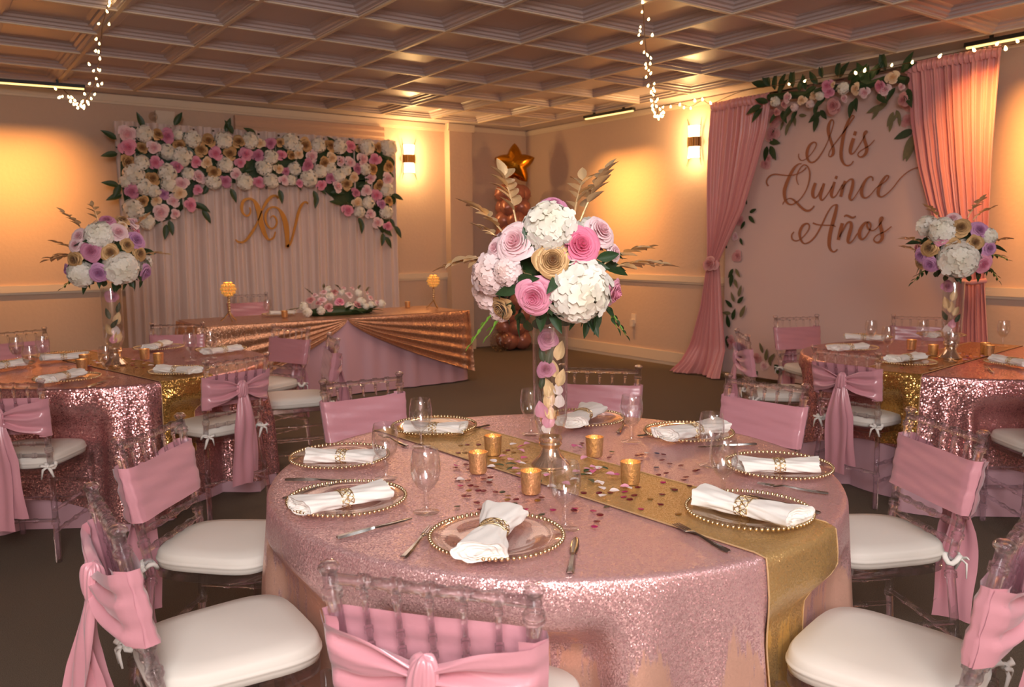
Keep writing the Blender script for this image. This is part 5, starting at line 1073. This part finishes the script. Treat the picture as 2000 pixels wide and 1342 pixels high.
# ------------------------------------------------------------------ confetti and petals
disc = {}
for nme, col in (('wine', C(120, 24, 44)), ('magenta', C(190, 30, 110)), ('green', C(58, 66, 46)), ('bronze', C(150, 104, 40)), ('silver', C(200, 196, 192)), ('navy', C(30, 44, 92))):
    mm = plain(nme+'_foil', col, .3, .5); mb = MB().lathe([(0, .0012), (.009, .0008), (.0098, .0004), (.009, 0), (0, 0)], 12); disc[nme] = mb.mesh('confetti', mm)
CF = [(935, 869, 'wine'), (913, 869, 'wine'), (900, 870, 'bronze'), (895, 885, 'wine'), (908, 884, 'bronze'), (910, 908, 'wine'), (916, 917, 'wine'), (889, 914, 'wine'), (958, 933, 'wine'), (944, 936, 'wine'), (957, 938, 'silver'), (956, 943, 'wine'), (914, 939, 'wine'), (893, 935, 'wine'), (900, 938, 'wine'), (899, 949, 'magenta'), (919, 949, 'wine'), (930, 951, 'wine'), (916, 959, 'bronze'), (934, 959, 'wine'), (944, 959, 'wine'), (968, 962, 'wine'), (981, 962, 'green'), (907, 969, 'wine'), (915, 970, 'wine'), (992, 969, 'bronze'), (991, 977, 'bronze'), (1008, 976, 'wine'), (931, 982, 'wine'), (893, 990, 'green'), (938, 995, 'wine'), (959, 997, 'magenta'), (944, 999, 'green'), (1005, 984, 'green'), (1058, 972, 'wine'), (1050, 978, 'bronze'), (1007, 998, 'wine'), (1012, 1001, 'wine'), (1020, 997, 'wine'), (1026, 996, 'magenta'), (1029, 1003, 'wine'), (998, 1000, 'wine'), (1080, 997, 'magenta'), (1121, 997, 'wine'), (1123, 994, 'magenta'), (1058, 1006, 'green'), (1159, 999, 'magenta'), (1172, 1006, 'wine'), (1166, 1019, 'wine'), (1161, 1029, 'magenta'), (1185, 991, 'green'), (1252, 995, 'magenta'), (1220, 961, 'magenta'), (1218, 971, 'magenta'), (1230, 976, 'wine'), (1239, 968, 'wine'), (1293, 966, 'wine'), (1290, 986, 'wine'), (1295, 943, 'magenta'), (1286, 928, 'wine'), (1301, 925, 'wine'), (1282, 913, 'navy'), (1308, 906, 'wine'), (1283, 886, 'navy'), (1296, 888, 'wine'), (1245, 890, 'wine'), (1253, 889, 'wine'), (1195, 883, 'green'), (1190, 894, 'wine'), (1293, 899, 'wine'), (1250, 900, 'wine'), (1137, 866, 'wine'), (1135, 870, 'wine'), (1340, 932, 'wine'), (1335, 938, 'wine'), (1347, 949, 'wine'), (1358, 920, 'wine'), (1362, 918, 'wine'), (1318, 957, 'wine'), (1330, 910, 'wine'), (1192, 963, 'wine'), (1140, 963, 'wine'), (1170, 963, 'wine'), (1100, 960, 'wine'), (992, 880, 'wine'), (985, 884, 'bronze'), (1003, 884, 'bronze'), (1246, 952, 'wine'), (1318, 958, 'wine'), (1270, 975, 'bronze'), (1325, 1005, 'bronze'), (1314, 955, 'bronze')]
for u, v, k in CF:
    p = at_z(u, v, .776); inr = abs((p.x-TC.x)*sin(a_c)-(p.y-TC.y)*cos(a_c)+.02) < .19
    o = obj('confetti', disc[k], loc=(p.x, p.y, .7768+rnd.uniform(0, .0012)), rot=(rnd.uniform(-.12, .12), rnd.uniform(-.12, .12), 0), scale=(1, rnd.uniform(.8, 1), 1))
    tag(o, 'tiny round %s foil confetti scattered on the centre table' % k, 'confetti', k+' confetti on the centre table')
PT = [(1012, 880, 'p'), (1025, 873, 'h'), (1035, 868, 'p'), (1044, 862, 'p'), (996, 872, 'w'), (969, 906, 'w'), (968, 914, 'w'), (993, 902, 'p'), (1008, 903, 'p'), (1018, 899, 'h'), (1000, 919, 'p'), (1011, 907, 'w'), (1120, 876, 'h'), (1124, 873, 'p'), (1145, 894, 'p'), (1139, 918, 'p'), (1152, 915, 'p'), (1158, 921, 'h'), (1165, 919, 'w'), (1172, 920, 'p'), (1155, 930, 'w'), (1160, 945, 'w'), (1170, 943, 'w'), (1210, 932, 'h'), (1201, 930, 'p'), (1180, 960, 'w'), (1190, 962, 'w'), (1222, 955, 'w'), (1230, 954, 'p'), (1172, 974, 'w'), (1068, 953, 'w'), (1014, 953, 'p'), (1020, 930, 'p'), (1065, 934, 'p'), (1262, 889, 'w'), (1118, 925, 'p'), (1130, 938, 'w'), (1098, 945, 'p'), (907, 939, 'w'), (890, 914, 'h'), (1075, 930, 'w'), (990, 893, 'p')]
for u, v, k in PT:
    p = at_z(u, v, .778); o = obj('rose_petal', {'p': pink_petal, 'h': hot_petal, 'w': white_petal}[k], loc=(p.x, p.y, .7835), rot=(rnd.uniform(-.1, .25), rnd.uniform(-.2, .2), rnd.uniform(0, 6.28)), scale=(.03, .03, .02))
    tag(o, 'loose %s rose petal lying at the foot of the centre vase' % {'p': 'pink', 'h': 'deep pink', 'w': 'pale blush'}[k], 'petal', {'p': 'pink', 'h': 'deep pink', 'w': 'blush'}[k]+' petals on the centre table')
for u, v, aa in ((985, 912, 30), (1008, 915, 100), (1010, 925, 200), (1058, 944, 0), (1148, 930, 60), (1150, 938, 160), (1188, 919, 10), (985, 908, 220), (1142, 925, 300)):
    p = at_z(u, v, .778); tag(obj('loose_leaf', leaf_me, loc=(p.x, p.y, .782), rot=(.1, 0, R(aa)), scale=(.045, .045, .03)), 'small green leaf among the petals around the centre vase', 'leaf', 'loose leaves on the centre table')
for c, nme, sx in ((VL, 'left', 1), (VR, 'right', 2)):
    r_ = random.Random(sx)
    for k in range(34):
        a_ = r_.uniform(0, 2*PI); d_ = .10+abs(r_.gauss(0, .14)); kk = r_.choice(['wine', 'wine', 'magenta', 'bronze'])
        tag(obj('confetti', disc[kk], loc=(c.x+d_*cos(a_), c.y+d_*sin(a_), .7772), rot=(r_.uniform(-.1, .1), r_.uniform(-.1, .1), 0)), 'tiny round %s foil confetti scattered on the %s table' % (kk, nme), 'confetti', '%s confetti on the %s table' % (kk, nme))
    for k in range(12):
        a_ = r_.uniform(0, 2*PI); d_ = .11+abs(r_.gauss(0, .09)); kk = r_.choice('pw')
        tag(obj('rose_petal', {'p': pink_petal, 'w': white_petal}[kk], loc=(c.x+d_*cos(a_), c.y+d_*sin(a_), .784), rot=(.1, .1, r_.uniform(0, 6)), scale=(.035, .035, .02)), 'loose %s rose petal lying around the %s vase' % ({'p': 'pink', 'w': 'blush'}[kk], nme), 'petal', '%s petals on the %s table' % ({'p': 'pink', 'w': 'blush'}[kk], nme))
scene.cycles.transparent_max_bounces = 24
scene.cycles.max_bounces = 14; scene.cycles.transmission_bounces = 12
scene.cycles.caustics_reflective = True; scene.cycles.caustics_refractive = False
